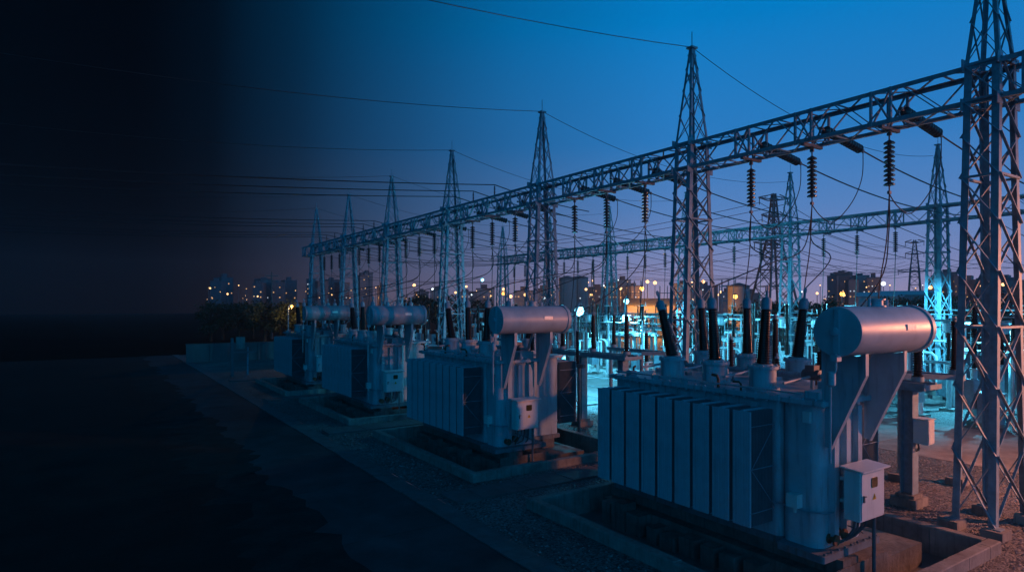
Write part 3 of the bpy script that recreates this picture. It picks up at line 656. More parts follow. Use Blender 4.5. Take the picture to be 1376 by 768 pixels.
for i in range(5):
    y0 = 7.4+DY*i; who = ['nearest','second','third','fourth','farthest'][i]
    st = thing('equipment_stand', 'steel stand with long beam behind the %s transformer bay, under the front gantry' % who, 'stand', (17.15,y0,0), 0, 'arrester stands')
    obj('beam', SB, st)
    for yy in (.45,2.9,5.3): obj('post', PM, st, (0,yy,0)); obj('footing', FM, st, (0,yy,0))
    bx = obj('junction_box', BXb, st, (.0,.45,0)); obj('door', BXd, bx); obj('roof', BXr, bx); obj('conduit', BXc, st, (0,.45,0))
    for k, yy in enumerate((.25,2.2,4.2)):
        a = thing('surge_arrester', '%s black ribbed surge arrester on the stand behind the %s transformer bay' % (PH[k],who), 'surge arrester', (17.15,y0+yy,3.23), 0, 'surge arresters')
        obj('base', ARB, a); obj('insulator', ARR, a); obj('terminal', ARC, a)
    if i < 4:
        f = thing('support_frame', 'low dark pipe frame with insulators at the pit edge behind the %s transformer' % who, 'frame', (15.75,y0+1.3,0), 0, 'dark pipe frames at the pits')
        for yy in (.1,2.2,4.6): obj('post', MB().tube([(0,yy,-.05),(0,yy,2.6)], .06, 8).mesh('post', M['steel_d']), f)
        obj('beam', MB().box(-.08,.08,-.2,5.0,2.602,2.74).mesh('beam', M['steel_d']), f); obj('rail', MB().tube([(0,.1,1.3),(0,4.6,1.3)], .025, 6).mesh('rail', M['steel_d']), f)
        for k, yy in enumerate((.2,1.9,3.4,4.7)):
            a = thing('post_insulator', '%s slim black insulator on the dark pipe frame behind the %s transformer' % (ORD[k],who), 'insulator', (15.75,y0+1.3+yy,2.742), 0, 'slim insulators on the pipe frames')
            obj('insulator', SLIM[k%2], a); obj('cap', SLIMC[k%2], a)
    if i < 3:                                               # a second, lighter frame further back
        f = thing('support_frame', 'thin steel pipe frame behind the %s arrester stand, carrying two insulators' % who, 'frame', (20.0,y0,0), 0, 'pipe support frames')
        for x, yy in ((-.6,1.7),(.3,.6),(.3,4.6)):
            b = MB(); b.tube([(x,yy,.2),(x,yy,2.9)], .085, 10); obj('post', b.mesh('post', M['steel']), f)
            b = MB(); b.box(x-.3,x+.3,yy-.22,yy+.22,-.05,.2); obj('footing', b.mesh('footing', M['conc']), f)
        b = MB(); b.bar((-.6,1.7,2.98),(.3,.6,2.98),.14); b.bar((.3,.45,2.985),(.3,4.8,2.985),.16); obj('beam', b.mesh('beam', M['steel']), f)
        for k, yy in enumerate((.7,4.4)):
            a = thing('surge_arrester', '%s black insulator on the thin pipe frame behind the %s transformer bay' % (['right','left'][k],who), 'surge arrester', (20.3,y0+yy,3.185), 0, 'surge arresters')
            obj('base', ARB, a); obj('insulator', ARR, a); obj('terminal', ARC, a)

# ------------------------------------------------------------------ switchyard behind
def yard_protos():
    D = {}
    b = MB(); b.tube([(0,0,0),(0,0,2.3)], .11, 10); b.box(-.22,.22,-.22,.22,2.3,2.34); D['col'] = b.mesh('column', M['pipe'])
    b = MB(); b.box(-.3,.3,-.3,.3,-.1,.12); D['fnd'] = b.mesh('footing', M['conc'])
    b = MB(); b.lathe(sheds(.09,.075,2.34,3.7,16,.05), None, 12); D['ins'] = b.mesh('insulator', M['porc'])
    b = MB(); b.lathe([(.08,3.7),(.1,3.71),(.1,3.8),(.04,3.82)], None, 10); b.box(-.05,.05,-.3,.3,3.82,3.88); D['cap'] = b.mesh('cap', M['pipe'])
    b = MB(); b.lathe([(.2,3.7),(.28,3.75),(.28,4.15),(.2,4.25),(.05,4.27)], None, 16); b.tube([(0,-.55,3.95),(0,.55,3.95)], .035, 8); D['cthead'] = b.mesh('head', M['pipe'])
    b = MB(); b.box(-.3,.3,-.25,.25,.7,1.9); D['cbbox'] = b.mesh('mechanism_box', M['steel'])
    b = MB(); b.lathe(sheds(.12,.11,3.75,5.0,14,.05), None, 12); b.lathe([(.14,3.68),(.14,3.76)], None, 12); b.lathe([(.13,5.0),(.13,5.08)], None, 12); D['cbhead'] = b.mesh('interrupter', M['porc'])
    # disconnector: portal with six posts and three blades
    D['dsl'] = MB().tube([(0,0,0),(0,0,2.6)], .1, 10).mesh('leg', M['pipe'])
    b = MB(); b.box(-.72,-.5,-.3,5.3,2.602,2.78); b.box(.5,.72,-.3,5.3,2.602,2.78)
    for y in (.4,2.5,4.6): b.box(-.9,.9,y-.08,y+.08,2.782,2.88)
    D['dsb'] = b.mesh('base_frame', M['pipe'])
    b = MB(); b.lathe(sheds(.08,.07,2.88,4.0,14,.045), None, 12); b.lathe([(.09,4.0),(.09,4.08)], None, 10); D['dsi'] = b.mesh('insulator', M['porc'])
    b = MB(); b.tube([(-.95,0,4.1),(.95,0,4.1)], .035, 8); b.tube([(-.95,0,4.1),(-1.3,0,4.05)], .02, 6); b.box(-.12,.12,-.06,.06,4.05,4.16); D['dsbl'] = b.mesh('blade', M['pipe'])
    # bent pipe portal
    def leg1(y):
        b = MB(); pts = [(0,y,0),(0,y,3.5)]; return b.tube(pts, .09, 10).mesh('leg', M['pipe'])
    D['ple'] = [leg1(0), leg1(4.6)]
    r = .45; arc0 = [(0, r-r*math.cos(a), 3.5+r*math.sin(a)) for a in [R(90)*q/6 for q in range(7)]]; arc1 = [(0, 4.6-r+r*math.sin(a), 3.5+r*math.cos(a)) for a in [R(90)*q/6 for q in range(7)]]
    b = MB(); b.tube(arc0+arc1, .09, 10); b.tube([(0,.09,2.9),(0,4.51,2.9)], .06, 8); D['pcb'] = b.mesh('crossbar', M['pipe'])
    return D
YP = yard_protos()
def yard_post(x, y, label, head='cap'):
    nm, catg, grp = {'cap':('post_insulator','insulator','post insulators in the yard'), 'ct':('current_transformer','current transformer','current transformers in the yard'), 'cb':('circuit_breaker','circuit breaker','circuit breakers in the yard')}[head]
    t = thing(nm, label, catg, (x,y,0), 0, grp)
    obj('column', YP['col'], t); obj('footing', YP['fnd'], t); obj('insulator', YP['ins'], t)
    if head == 'cap': obj('cap', YP['cap'], t)
    if head == 'ct': obj('head', YP['cthead'], t)
    if head == 'cb': obj('interrupter', YP['cbhead'], t); obj('mechanism_box', YP['cbbox'], t, (-.45,0,0))
    return t
def disconnector(x, y, label):
    t = thing('disconnect_switch', label, 'switch', (x,y,0), 0, 'disconnect switches in the yard')
    b = YP
    [obj('leg', b['dsl'], t, (xx,yy,0)) for xx in (-.6,.6) for yy in (0,5.0)]; obj('base_frame', b['dsb'], t)
    for yy in (.4,2.5,4.6):
        for xx in (-.8,.8): obj('insulator', b['dsi'], t, (xx,yy,0))
        obj('blade', b['dsbl'], t, (0,yy,0))
def portal(x, y, label):
    t = thing('pipe_portal', label, 'portal', (x,y,0), 0, 'pipe portals in the yard')
    for m in YP['ple']: obj('leg', m, t)
    obj('crossbar', YP['pcb'], t)
for n in range(7):
    y0 = 9.0+8.7*n; nn = ORD[n]
    for k, off in enumerate((0.6,2.7,4.8)):
        yard_post(31.2, y0+off, '%s circuit breaker by the service road, %s bay from the right' % (PH[k],nn), 'cb')
        yard_post(34.0, y0+off, '%s current transformer behind the breakers, %s bay from the right' % (PH[k],nn), 'ct')
        yard_post(43.5, y0+off, '%s post insulator beyond the rear gantry, %s bay from the right' % (PH[k],nn), 'cap')
    disconnector(36.3, y0+.3, 'disconnect switch before the rear gantry, %s bay from the right' % nn)
    disconnector(47.0, y0+.8, 'disconnect switch far behind the rear gantry, %s bay from the right' % nn)
    portal(40.8, y0+1.0, 'bent pipe portal in the %s bay from the right, just behind the rear gantry' % nn)
    portal(51.0, y0+2.0, 'bent pipe portal in the %s bay from the right, in the rear of the yard' % nn)
    if 1 <= n <= 5: 
        for k, off in enumerate((1.0,3.4)): yard_post(21.9, y0+off+ .5, '%s post insulator before the service road, %s bay from the right' % (PH[k],nn), 'cap')
for k, (x, z, y0, y1) in enumerate(((32.6,4.3,9,22),(32.7,3.7,27,41),(32.5,4.6,46,60),(43.5,3.95,10,31),(43.5,3.95,36,66),(45.2,4.7,8,26),(45.0,4.2,33,52),(37.6,3.1,12,30),(37.6,3.1,38,58))):
    t = thing('busbar', '%s pipe busbar of the yard counted from the service road, on plain posts' % ORD[k], 'busbar', (x,y0,0), 0, 'pipe busbars of the yard')
    obj('pipe', MB().tube([(0,0,z),(0,y1-y0,z)], .05, 8).mesh('pipe', M['pipe']), t)
    for q in range(int((y1-y0)/5)): obj('post', MB().tube([(0,.6+q*5,0),(0,.6+q*5,z-.4)], .06, 8).tube([(0,.6+q*5,z-.4),(0,.6+q*5,z)], .04, 8).mesh('post', M['pipe']), t)
b = MB(); b.tube([(0,0,0),(0,0,3.3)], .055, 8); b.box(-.14,.14,-.14,.14,3.3,3.33); b.tube([(0,0,3.33),(0,0,3.6)], .03, 6); THIN = b.mesh('column', M['pipe'])
b = MB(); b.lathe(sheds(.055,.05,3.6,4.5,12,.04), None, 10); THINI = b.mesh('insulator', M['porc'])
b = MB(); b.box(-.03,.03,-.35,.35,4.5,4.54); b.tube([(0,-.3,4.54),(0,-.3,4.75)], .02, 6); THINC = b.mesh('clamp', M['pipe'])
b = MB(); b.tube([(0,0,0),(0,0,2.0),(0,.06,2.25),(0,.25,2.42),(0,.5,2.45),(0,2.1,2.45)], .07, 8); b.tube([(0,2.1,0),(0,2.1,2.9)], .06, 8); ELB = b.mesh('pipe_run', M['pipe'])
for row, (x, cnt) in enumerate(((30.6,17),(35.2,16),(39.4,16),(42.2,16),(45.6,15),(49.2,14))):
    for k in range(cnt):
        y = 10.5+k*(57/cnt)+rnd.uniform(-.5,.5)
        t = thing('bus_support', '%s thin bus support post from the right in the %s row of the yard' % (ORD[k],ORD[row]), 'support post', (x+rnd.uniform(-.15,.15),y,0), rnd.uniform(-.1,.1), 'thin bus support posts')
        s_ = rnd.choice((.85,.95,1.,1.1)); t.scale = (1,1,s_)
        obj('column', THIN, t); obj('insulator', THINI, t); obj('clamp', THINC, t)
for k in range(14):
    x = (31.8,37.8,44.4)[k%3]; y = 12+k*3.9
    t = thing('pipe_bend', '%s low bent cable pipe from the right between the yard rows' % ORD[k], 'pipe', (x,y,0), 0, 'bent cable pipes'); obj('pipe_run', ELB, t)
for k in range(12):
    x = (30.9,38.0)[k%2]; y = 11+k*4.4
    t = thing('marshalling_box', '%s small metal cabinet from the right between the yard rows' % ORD[k], 'cabinet', (x,y,0), 0, 'yard cabinets')
    b = MB(); b.prism(rrect(-.3,.3,-.4,.4,.02,2), 'z', .15, 1.35); obj('cabinet', b.mesh('cabinet', M['steel']), t); b = MB(); b.box(-.36,.36,-.46,.46,1.352,1.4); obj('roof', b.mesh('roof', M['cab']), t); b = MB(); b.box(-.28,.28,-.38,.38,-.1,.148); obj('footing', b.mesh('footing', M['conc']), t)
for k in range(4):                                          # pipe handrails along the service road
    y0_ = 15+k*9.5; t = thing('handrail', '%s dark pipe handrail from the right along the near edge of the service road' % ORD[k], 'handrail', (22.75,y0_,0), 0, 'handrails by the service road')
    for q in range(4): obj('post', MB().tube([(0,q*2.6,-.05),(0,q*2.6,1.15)], .03, 8).mesh('post', M['steel_d']), t)
    for z in (.6,1.12): obj('rail', MB().tube([(0,-.2,z),(0,8.0,z)], .026, 8).mesh('rail', M['steel_d']), t)

# ------------------------------------------------------------------ lamps
def lamp_post(x, y, z, label, mt, r, arm=(0,0), pole=.07, grp=None):
    t = thing('street_lamp', label, 'lamp', (x,y,0), 0, grp)
    b = MB(); b.tube([(-arm[0],-arm[1],0),(-arm[0],-arm[1],z-.1),(-arm[0]*.6,-arm[1]*.6,z+.12),(0,0,z+.14+r)], pole, 8); obj('pole', b.mesh('pole', M['steel']), t)
    b = MB(); b.lathe([(.01,-r),(r*.7,-r*.7),(r,0),(r*.7,r*.7),(.01,r)], Matrix.Translation((0,0,z)), 14); obj('lamp_head', b.mesh('lamp_head', mt), t)
    b = MB(); b.lathe([(r*1.1,r*.75),(r*.5,r*1.2),(.03,r*1.3)], Matrix.Translation((0,0,z)), 12); obj('lamp_shade', b.mesh('lamp_shade', M['steel_d']), t)
    return t
SOD = (1,.36,.06); CY = (.10,.66,1.)
lamp_post(21.2,25.7,4.72,'cyan white floodlight on a pole right of the second conservator', M['e_cyan'], .25, (.5,.3)); spot((21.2,25.7,4.4), (.55,.35,-.75), CY, 6500)
point((21.2,25.7,4.36), CY, 900, .1)
lamp_post(33.4,35.0,5.3,'white blue floodlight on a pole far behind the arrester stand of the second bay', M['e_cyan'], .2, (.4,.3)); spot((33.4,35.0,4.9), (.2,-.3,-.93), CY, 8500)
lamp_post(36.0,13.0,5.6,'cyan floodlight on a pole by the right end of the rear gantry', M['e_cyan'], .16, (.4,.3)); spot((36.0,13.0,5.2), (.1,.5,-.85), CY, 5200)
lamp_post(24.6,0.2,6.25,'tall sodium street lamp beside the service road, outside the right edge', M['e_sod'], .2, (.8,0)); spot((24.6,0.2,5.9), (-.5,.38,-.6), (1,.31,.15), 8000, .22, 150, .7)

# ------------------------------------------------------------------ beyond the yard: wall, trees, pylons, city
def leaf_crown(seed, h, rad, n=900):
    r = random.Random(seed); b = MB(); cl = []
    for k in range(13):
        a = r.uniform(0,2*math.pi); q = r.uniform(.1,1)**.6; z = r.uniform(.32,.93)
        w = rad*(1.05-abs(z-.55)*1.1); cl.append((Vector((math.cos(a)*q*w, math.sin(a)*q*w, z*h)), r.uniform(.45,.95)*rad*.5))
    for k in range(n):
        c, cr = cl[k % len(cl)]; d = Vector((r.gauss(0,1),r.gauss(0,1),r.gauss(0,.8))).normalized()*cr*r.uniform(.35,1.08)
        p = c+d; s_ = r.uniform(.09,.24); u = Vector((r.gauss(0,1),r.gauss(0,1),r.gauss(0,1))).normalized(); v = u.orthogonal().normalized(); w = u.cross(v)
        b.add([p+v*s_, p+w*s_*.6, p-v*s_, p-w*s_*.6+u*s_*.3], [(0,1,2,3)])
    cr = b.mesh('crown', M['leaf']); b = MB()
    b.tube([(0,0,-.1),(.05,.02,h*.2),(-.03,.05,h*.45),(.06,0,h*.8)], [.2,.15,.1,.03], 8)
    for c, q in cl[:7]: b.tube([(0,0,h*r.uniform(.25,.45)), c*.5+Vector((0,0,h*.2)), c], [.07,.05,.02], 5)
    return cr, b.mesh('trunk', M['bark'])
TREES = [leaf_crown(5+k, 1*6.0, 2.3+.3*k, 1300) for k in range(3)]
TREES_AT = [(13.9, 96.3, 6.5), (16.0, 99.7, 8), (17.6, 96.3, 7), (20.5, 101.6, 6.5), (19.2, 88.0, 5.5), (21.4, 89.0, 6.2), (22.3, 83.6, 5.6), (24.6, 89.2, 6.8), (49.5, 111.1, 6.0), (47.9, 102.6, 7.2), (52.5, 106.8, 6.6), (50.9, 98.2, 6.8), (59.3, 109.5, 6), (66.4, 111.9, 6.4), (64.8, 47.1, 5.4), (71.2, 48.8, 5.8), (76.9, 49.8, 5.6), (73.6, 44.9, 5.5), (78.8, 46.2, 6.0), (95.8, 44.5, 6.4), (104.4, 46.0, 6.2), (97.7, 40.9, 6.4), (104.7, 41.0, 6.8), (100.3, 36.7, 6.3), (107.7, 36.7, 7)]
for k, (x, y, h) in enumerate(TREES_AT):
    z = 'left' if x < 30 else ('middle' if x < 68 else 'right'); 
    t = thing('tree', 'dark leafy tree in the dim belt beyond the yard, %s part of the photo' % z, 'tree', (x,y,0), k*1.3, 'trees on the %s beyond the yard' % z)
    s_ = (min(h,5.5) if x < 30 else h)/6.0; t.scale = (s_*1.15,s_*1.15,s_)
    cr, tr = TREES[k%3]; obj('crown', cr, t); obj('trunk', tr, t)
b = MB(); b.box(7,22,62.0,62.2,-.1,1.55); b.box(6.95,22.05,61.96,62.24,1.552,1.62)
for x in range(9,22,4): b.box(x-.12,x+.12,61.9,61.998,-.1,1.5)
w = thing('boundary_wall', 'low painted boundary wall beyond the farthest transformer at the left', 'wall', (0,62.1,0)); obj('wall_panel', b.mesh('wall_panel', M['wall'], (0,62.1,0)), w)
t = thing('utility_pole', 'tall dark utility pole with crossarms left of the farthest conservator', 'pole', (22.6,99,0))
obj('pole', MB().tube([(0,0,-.2),(0,0,10)], [.17,.1], 10).mesh('pole', M['slab']), t)
for z in (8.6,9.4):
    b = MB(); b.bar((-.9,.5,z),(.9,-.5,z),.12); obj('crossarm', b.mesh('crossarm', M['steel_d']), t)
t = thing('marker_post', 'pair of dark posts with a pale box sign left of the farthest transformer', 'post', (8.4,48.6,0))
b = MB(); b.box(-.09,.09,-.09,.09,-.1,2.7); obj('post', b.mesh('post', M['steel_d']), t); b = MB(); b.tube([(1.1,.3,0),(1.1,.3,2.0)], .06, 8); obj('post', b.mesh('post', M['steel']), t)
b = MB(); b.box(.25,.85,-.06,.04,1.9,2.75); obj('sign', b.mesh('sign', M['conc']), t); b = MB(); b.box(-.1,1.6,-.05,.05,1.6,1.72); obj('crossbar', b.mesh('crossbar', M['steel_d']), t)
# transmission pylons
def pylon(x, y, H, wb, rz, label, arms, narrow):
    t = thing('transmission_pylon', label, 'pylon', (x,y,0), rz, 'transmission pylons')
    cs = [(-1,-1),(1,-1),(1,1),(-1,1)]; hw = H*.66
    f = [Vector((a*wb/2,c*wb/2,0)) for a,c in cs]; m = [Vector((a*narrow,c*narrow,hw)) for a,c in cs]; p = [Vector((a*narrow*.25,c*narrow*.25,H)) for a,c in cs]
    for k in range(4):
        obj('leg', MB().bar(f[k],m[k],.30).bar(m[k],p[k],.22).mesh('leg', M['steel_d']), t)
        b = MB(); c = (k+1)%4; q = [0,.28,.5,.68,.82,.92,1]
        for i in range(6): lattice_face(b, f[k].lerp(m[k],q[i]), f[k].lerp(m[k],q[i+1]), f[c].lerp(m[c],q[i]), f[c].lerp(m[c],q[i+1]), 1, .17, False); b.bar(f[k].lerp(m[k],q[i+1]),f[c].lerp(m[c],q[i+1]),.15)
        lattice_face(b, m[k], p[k], m[c], p[c], 6, .13, True)
        obj('bracing', b.mesh('bracing', M['steel_d']), t)
    for z, w in arms:
        b = MB(); b.bar((-narrow*.9,0,z+.2),(narrow*.9,0,z+.2),.3)
        for e in (-1,1): b.bar((-narrow*.8,e*narrow*.8,z),(narrow*.8,e*narrow*.8,z),.17)
        for s_ in (-1,1):
            for e in (-1,1): b.bar((s_*narrow*.8,e*narrow*.8,z),(s_*w,0,z+.35),.17); b.bar((s_*narrow*.8,e*narrow*.8,z+.9),(s_*w,0,z+.4),.15)
            for u in (.35,.65): b.bar((s_*(narrow+(w-narrow)*u),-.5*(1-u),z+.1),(s_*(narrow+(w-narrow)*u),.5*(1-u),z+.7),.07)
        obj('crossarm', b.mesh('crossarm', M['steel_d']), t)
        for s_ in (-1,1): b = MB(); b.lathe([(.04,z+.3)]+[(.1 if q%2 else .05, z+.2-q*.12) for q in range(10)]+[(.03,z-1.0)], Matrix.Translation((s_*w*.95,0,0)), 8); obj('insulator', b.mesh('insulator', M['disc']), t)
pylon(107.3,72.9,26.0,7.6,R(-20),'big lattice transmission pylon with crossarms seen between front and rear gantry', [(24.8,3.2),(21.6,2.6),(16.4,4.3)], .95)
pylon(215.7,97.1,25.5,4.2,R(-60),'slender far transmission pylon above the city left of the right rear tower', [(24.6,2.6),(21,2.6),(15.5,4.6)], 1.1)
for k,(z,w) in enumerate(((25.0,3.0),(21.8,2.5),(16.6,4.1))):
    for s_ in (-1,1):
        dx, dy = math.cos(R(-20))*w*s_, math.sin(R(-20))*w*s_
        side = 'left' if s_ < 0 else 'right'; lv = ['top','middle','bottom'][k]
        wire('power_line', cat((107.3+dx,72.9+dy,z-.8),(215.7+dx*.8,97.1+dy*.8,z-1.2),3.5,20), .05, 'thin power line on the %s end of the %s pylon crossarm, running right' % (side,lv), 'lines of the transmission pylons')
        wire('power_line', cat((107.3+dx,72.9+dy,z-.8),(60+dx,190+dy,z-2),4.5,20), .05, 'thin power line on the %s end of the %s pylon crossarm, running left' % (side,lv), 'lines of the transmission pylons')
# city
CITY = [(54.3, 359.8, 5.4, 17.3), (62.9, 378.1, 6.1, 20.1), (70.1, 337.3, 4.5, 16.2), (78.7, 355.7, 6.7, 18.9), (81.3, 341.9, 6.2, 16.9), (92.0, 358.8, 6.5, 18.5), (104.1, 362.8, 5.0, 19.7), (100.6, 329.2, 5.4, 17.3), (111.4, 346.0, 6.5, 18.9), (113.2, 332.8, 5.6, 16.9), (128.6, 346.6, 3.4, 21.8), (138.6, 364.0, 4.9, 24.5), (129.9, 321.7, 5.2, 15.3), (130.6, 273.4, 5.6, 11.3), (145.8, 287.2, 8.2, 12.8), (147.9, 261.9, 8.8, 11.3), (160.2, 265.7, 8.7, 13.0), (170.2, 247.1, 9.8, 11.7), (190.9, 257.4, 9.0, 13.2), (199.0, 228.0, 8.8, 13.4), (219.3, 238.6, 5.2, 16.2), (230.9, 242.9, 6.2, 18.1), (228.6, 232.4, 5.2, 14.7), (232.6, 205.8, 8.8, 15.2), (250.1, 206.2, 10.9, 14.4), (249.5, 194.6, 6.7, 11.3), (259.6, 187.9, 7.0, 10.6), (291.1, 167.1, 4.2, 18.6), (314.6, 175.6, 7.5, 21.4), (299.6, 161.5, 4.2, 16.9), (323.4, 169.7, 6.3, 19.9), (317.6, 161.6, 5.4, 18.4), (330.9, 140.7, 5.3, 17.2), (358.8, 146.3, 8.2, 21.4), (353.7, 137.6, 6.9, 19.1), (349.1, 128.7, 9.5, 16.9), (379.9, 132.3, 8.2, 19.9), (363.5, 119.2, 9.8, 16.6)]
WIN = []
for mt in ('e_warm','e_white'):
    b = MB(); b.box(-.5,.5,-.06,.02,-.5,.5); WIN.append(b.mesh('window', M[mt]))
for k,(x,y,w,h) in enumerate(CITY):
    az_ = math.atan2(x,y); rz = -az_ + rnd.uniform(-.35,.35); fm = M['facade%d' % (rnd.choice((0,1,2,0)) if x > 115 else 2)]  # left buildings all take the darkest facade, dimming that side by colour
    reg = 'left' if math.degrees(az_) < 28 else ('middle' if math.degrees(az_) < 53 else 'right')
    tall = h > 15.5
    t = thing('city_building', '%s distant building with %s lit windows in the %s of the skyline' % ('tall' if tall else 'low', 'warm' if k%3 else 'white', reg), 'building', (x,y,0), rz, '%s %s buildings of the %s skyline' % ('tall' if tall else 'low', 'warm' if k%3 else 'white', reg))
    dp = rnd.uniform(8,13)
    b = MB(); b.box(-w/2,w/2,0,dp,-.2,h); obj('wall', b.mesh('wall', fm), t)
    b = MB(); b.box(-w/2-.15,w/2+.15,-.15,dp+.15,h,h+.35); b.box(-w*.25,w*.1,2,5,h+.35,h+.35+rnd.uniform(.6,2.0)); 
    obj('roof', b.mesh('roof', M['facade2']), t)
    nw = (rnd.randint(5,13) if tall else rnd.randint(2,7)) if reg != 'left' else rnd.randint(2,5); seen = set()
    for q in range(nw):
        i, j = rnd.randrange(max(1,int(w/1.5))), rnd.randrange(3,max(4,int(h/2.6)))
        if (i,j) in seen: continue
        seen.add((i,j)); o = obj('window', WIN[0 if rnd.random() < (.75 if reg != 'left' else .95) else 1], t, (-w/2+.8+i*1.5, 0, 1.3+j*2.6)); sc = rnd.uniform(.3,.62); o.scale = (sc,1,sc)
# sheds, silos, tanks
def shed(name, x, y, w, dp, h, rz, mw, mr, label, catg='shed'):
    t = thing(name, label, catg, (x,y,0), rz)
    b = MB(); b.box(-w/2,w/2,0,dp,-.2,h); obj('wall', b.mesh('wall', M[mw]), t)
    b = MB(); b.prism([(-.4,h),(dp+.4,h),(dp+.4,h+.15),(dp/2,h+1.2),(-.4,h+.15)], 'x', -w/2-.4, w/2+.4); obj('roof', b.mesh('roof', M[mr]), t)
    b = MB()
    for q in range(3): b.box(-w*.3+q*w*.3-1,-w*.3+q*w*.3+1,-.05,.02,.2,min(3.2,h*.6))
    obj('gate', b.mesh('gate', M['steel_d']), t)
shed('shed',155,77.3,9,14,7.0,R(-62),'roofmetal','roofmetal','pale teal metal shed behind the nearest conservator, left of the white one')
shed('shed',171.8,78.2,13,14,7.6,R(-62),'facade1','roofmetal','long whitish metal shed at the right, below the far pylon')
shed('shed',78.5,75.5,9,8,5.0,R(-46),'facade1','facade2','shed lit bright orange by a street lamp left of the second front tower')
for x, y, h, lab in ((118.7,149.3,13,'left one of two adjoining grey concrete silos right of the third front tower'),(124.9,151.2,13.4,'right one of two adjoining grey concrete silos right of the third front tower'),(89.0,66.9,8.0,'round tank glowing yellow behind an orange street lamp right of the second front tower')):
    t = thing('silo' if h > 9 else 'tank', lab, 'silo' if h > 9 else 'tank', (x,y,0)); r = 2.6 if h > 9 else 1.7
    obj('wall', MB().lathe([(r,-.2),(r,h)], None, 28).mesh('wall', M['facade1']), t); obj('roof', MB().lathe([(r+.1,h),(r+.1,h+.2),(.2,h+.7)], None, 28).mesh('roof', M['facade2']), t)
t = thing('lattice_mast', 'thin dark radio mast above the yard between third and second front tower', 'mast', (62,72,0))
b = MB(); P_ = [Vector((.5*math.cos(R(a)),.5*math.sin(R(a)),0)) for a in (0,120,240)]; Q_ = [Vector((.12*math.cos(R(a)),.12*math.sin(R(a)),11.5)) for a in (0,120,240)]
for k in range(3): b.bar(P_[k],Q_[k],.09); lattice_face(b,P_[k],Q_[k],P_[(k+1)%3],Q_[(k+1)%3],9,.05,True,False)
obj('frame', b.mesh('frame', M['steel_d']), t); obj('antenna', MB().tube([(0,0,11.3),(0,0,13.2)], .04, 6).mesh('antenna', M['steel_d']), t)
# steel frames of a plant in the distance
for k,(x,y) in enumerate(((128,131),(136,126),(142,121),(150,116),(157,122))):
    t = thing('steel_frame', 'open steel plant frame, %s from the left in its far group' % ORD[k], 'frame', (x,y,0), R(-48), 'open steel plant frames')
    b = MB(); w, h = rnd.uniform(3.5,5), rnd.uniform(10,13)
    for xx in (-w/2,0,w/2):
        for yy in (0,3): b.bar((xx,yy,0),(xx,yy,h),.18)
    obj('column_grid', b.mesh('column_grid', M['steel']), t); b = MB(); z = 2.2
    while z < h: b.bar((-w/2,0,z),(w/2,0,z),.15); b.bar((-w/2,3,z),(w/2,3,z),.15); z += 2.1
    obj('floor_grid', b.mesh('floor_grid', M['steel']), t)
DOTS = [(85.5, 183.3, 8.3, 0), (87.8, 181.7, 7.6, 1), (103.0, 207.6, 10.9, 1), (121.2, 231.6, 8.6, 0), (81.3, 150.1, 8.4, 0), (84.9, 147.7, 7.8, 1), (136.4, 221.5, 8.9, 0), (122.5, 194.8, 8.0, 1), (110.0, 167.0, 7.8, 0), (113.9, 164.5, 8.3, 0), (150.6, 212.1, 8.6, 1), (154.1, 209.8, 8.6, 0), (157.2, 207.8, 8.9, 0), (122.8, 158.5, 7.3, 1), (126.0, 156.5, 7.8, 0), (130.2, 153.6, 12.2, 0), (171.1, 198.6, 15.0, 0), (114.3, 128.2, 10.2, 1), (116.0, 127.1, 9.4, 0), (138.2, 148.4, 12.9, 1), (119.5, 124.8, 11.3, 0), (163.7, 167.5, 13.3, 0), (123.9, 121.8, 11.3, 0), (169.9, 163.3, 13.1, 0), (198.2, 180.6, 13.8, 0), (201.7, 178.3, 13.2, 1), (204.7, 176.3, 14.4, 0), (208.5, 173.8, 14.7, 0), (211.8, 171.6, 12.9, 0), (164.5, 131.0, 8.3, 0), (210.2, 136.7, 8.8, 0), (158.3, 99.1, 8.6, 1), (161.7, 96.9, 8.2, 0), (207.5, 102.5, 11.8, 1), (272.0, 131.8, 13.2, 0), (217.8, 95.7, 11.3, 1), (252.7, 108.5, 11.4, 0), (292.0, 118.5, 12.9, 1), (261.7, 102.6, 13.1, 0), (302.9, 111.3, 12.9, 0), (306.4, 109.0, 11.7, 1), (274.6, 94.0, 12.5, 0), (314.0, 104.0, 11.1, 0), (60.6, 199.8, 9.2, 0), (72.8, 227.6, 8.8, 0), (57.8, 165.6, 7.0, 1), (86.0, 218.9, 11.4, 0), (76.1, 189.4, 8.3, 0), (46.8, 244.8, 8.5, 1), (37.3, 179.2, 7.4, 0), (82.6, 185.2, 7.3, 0)]
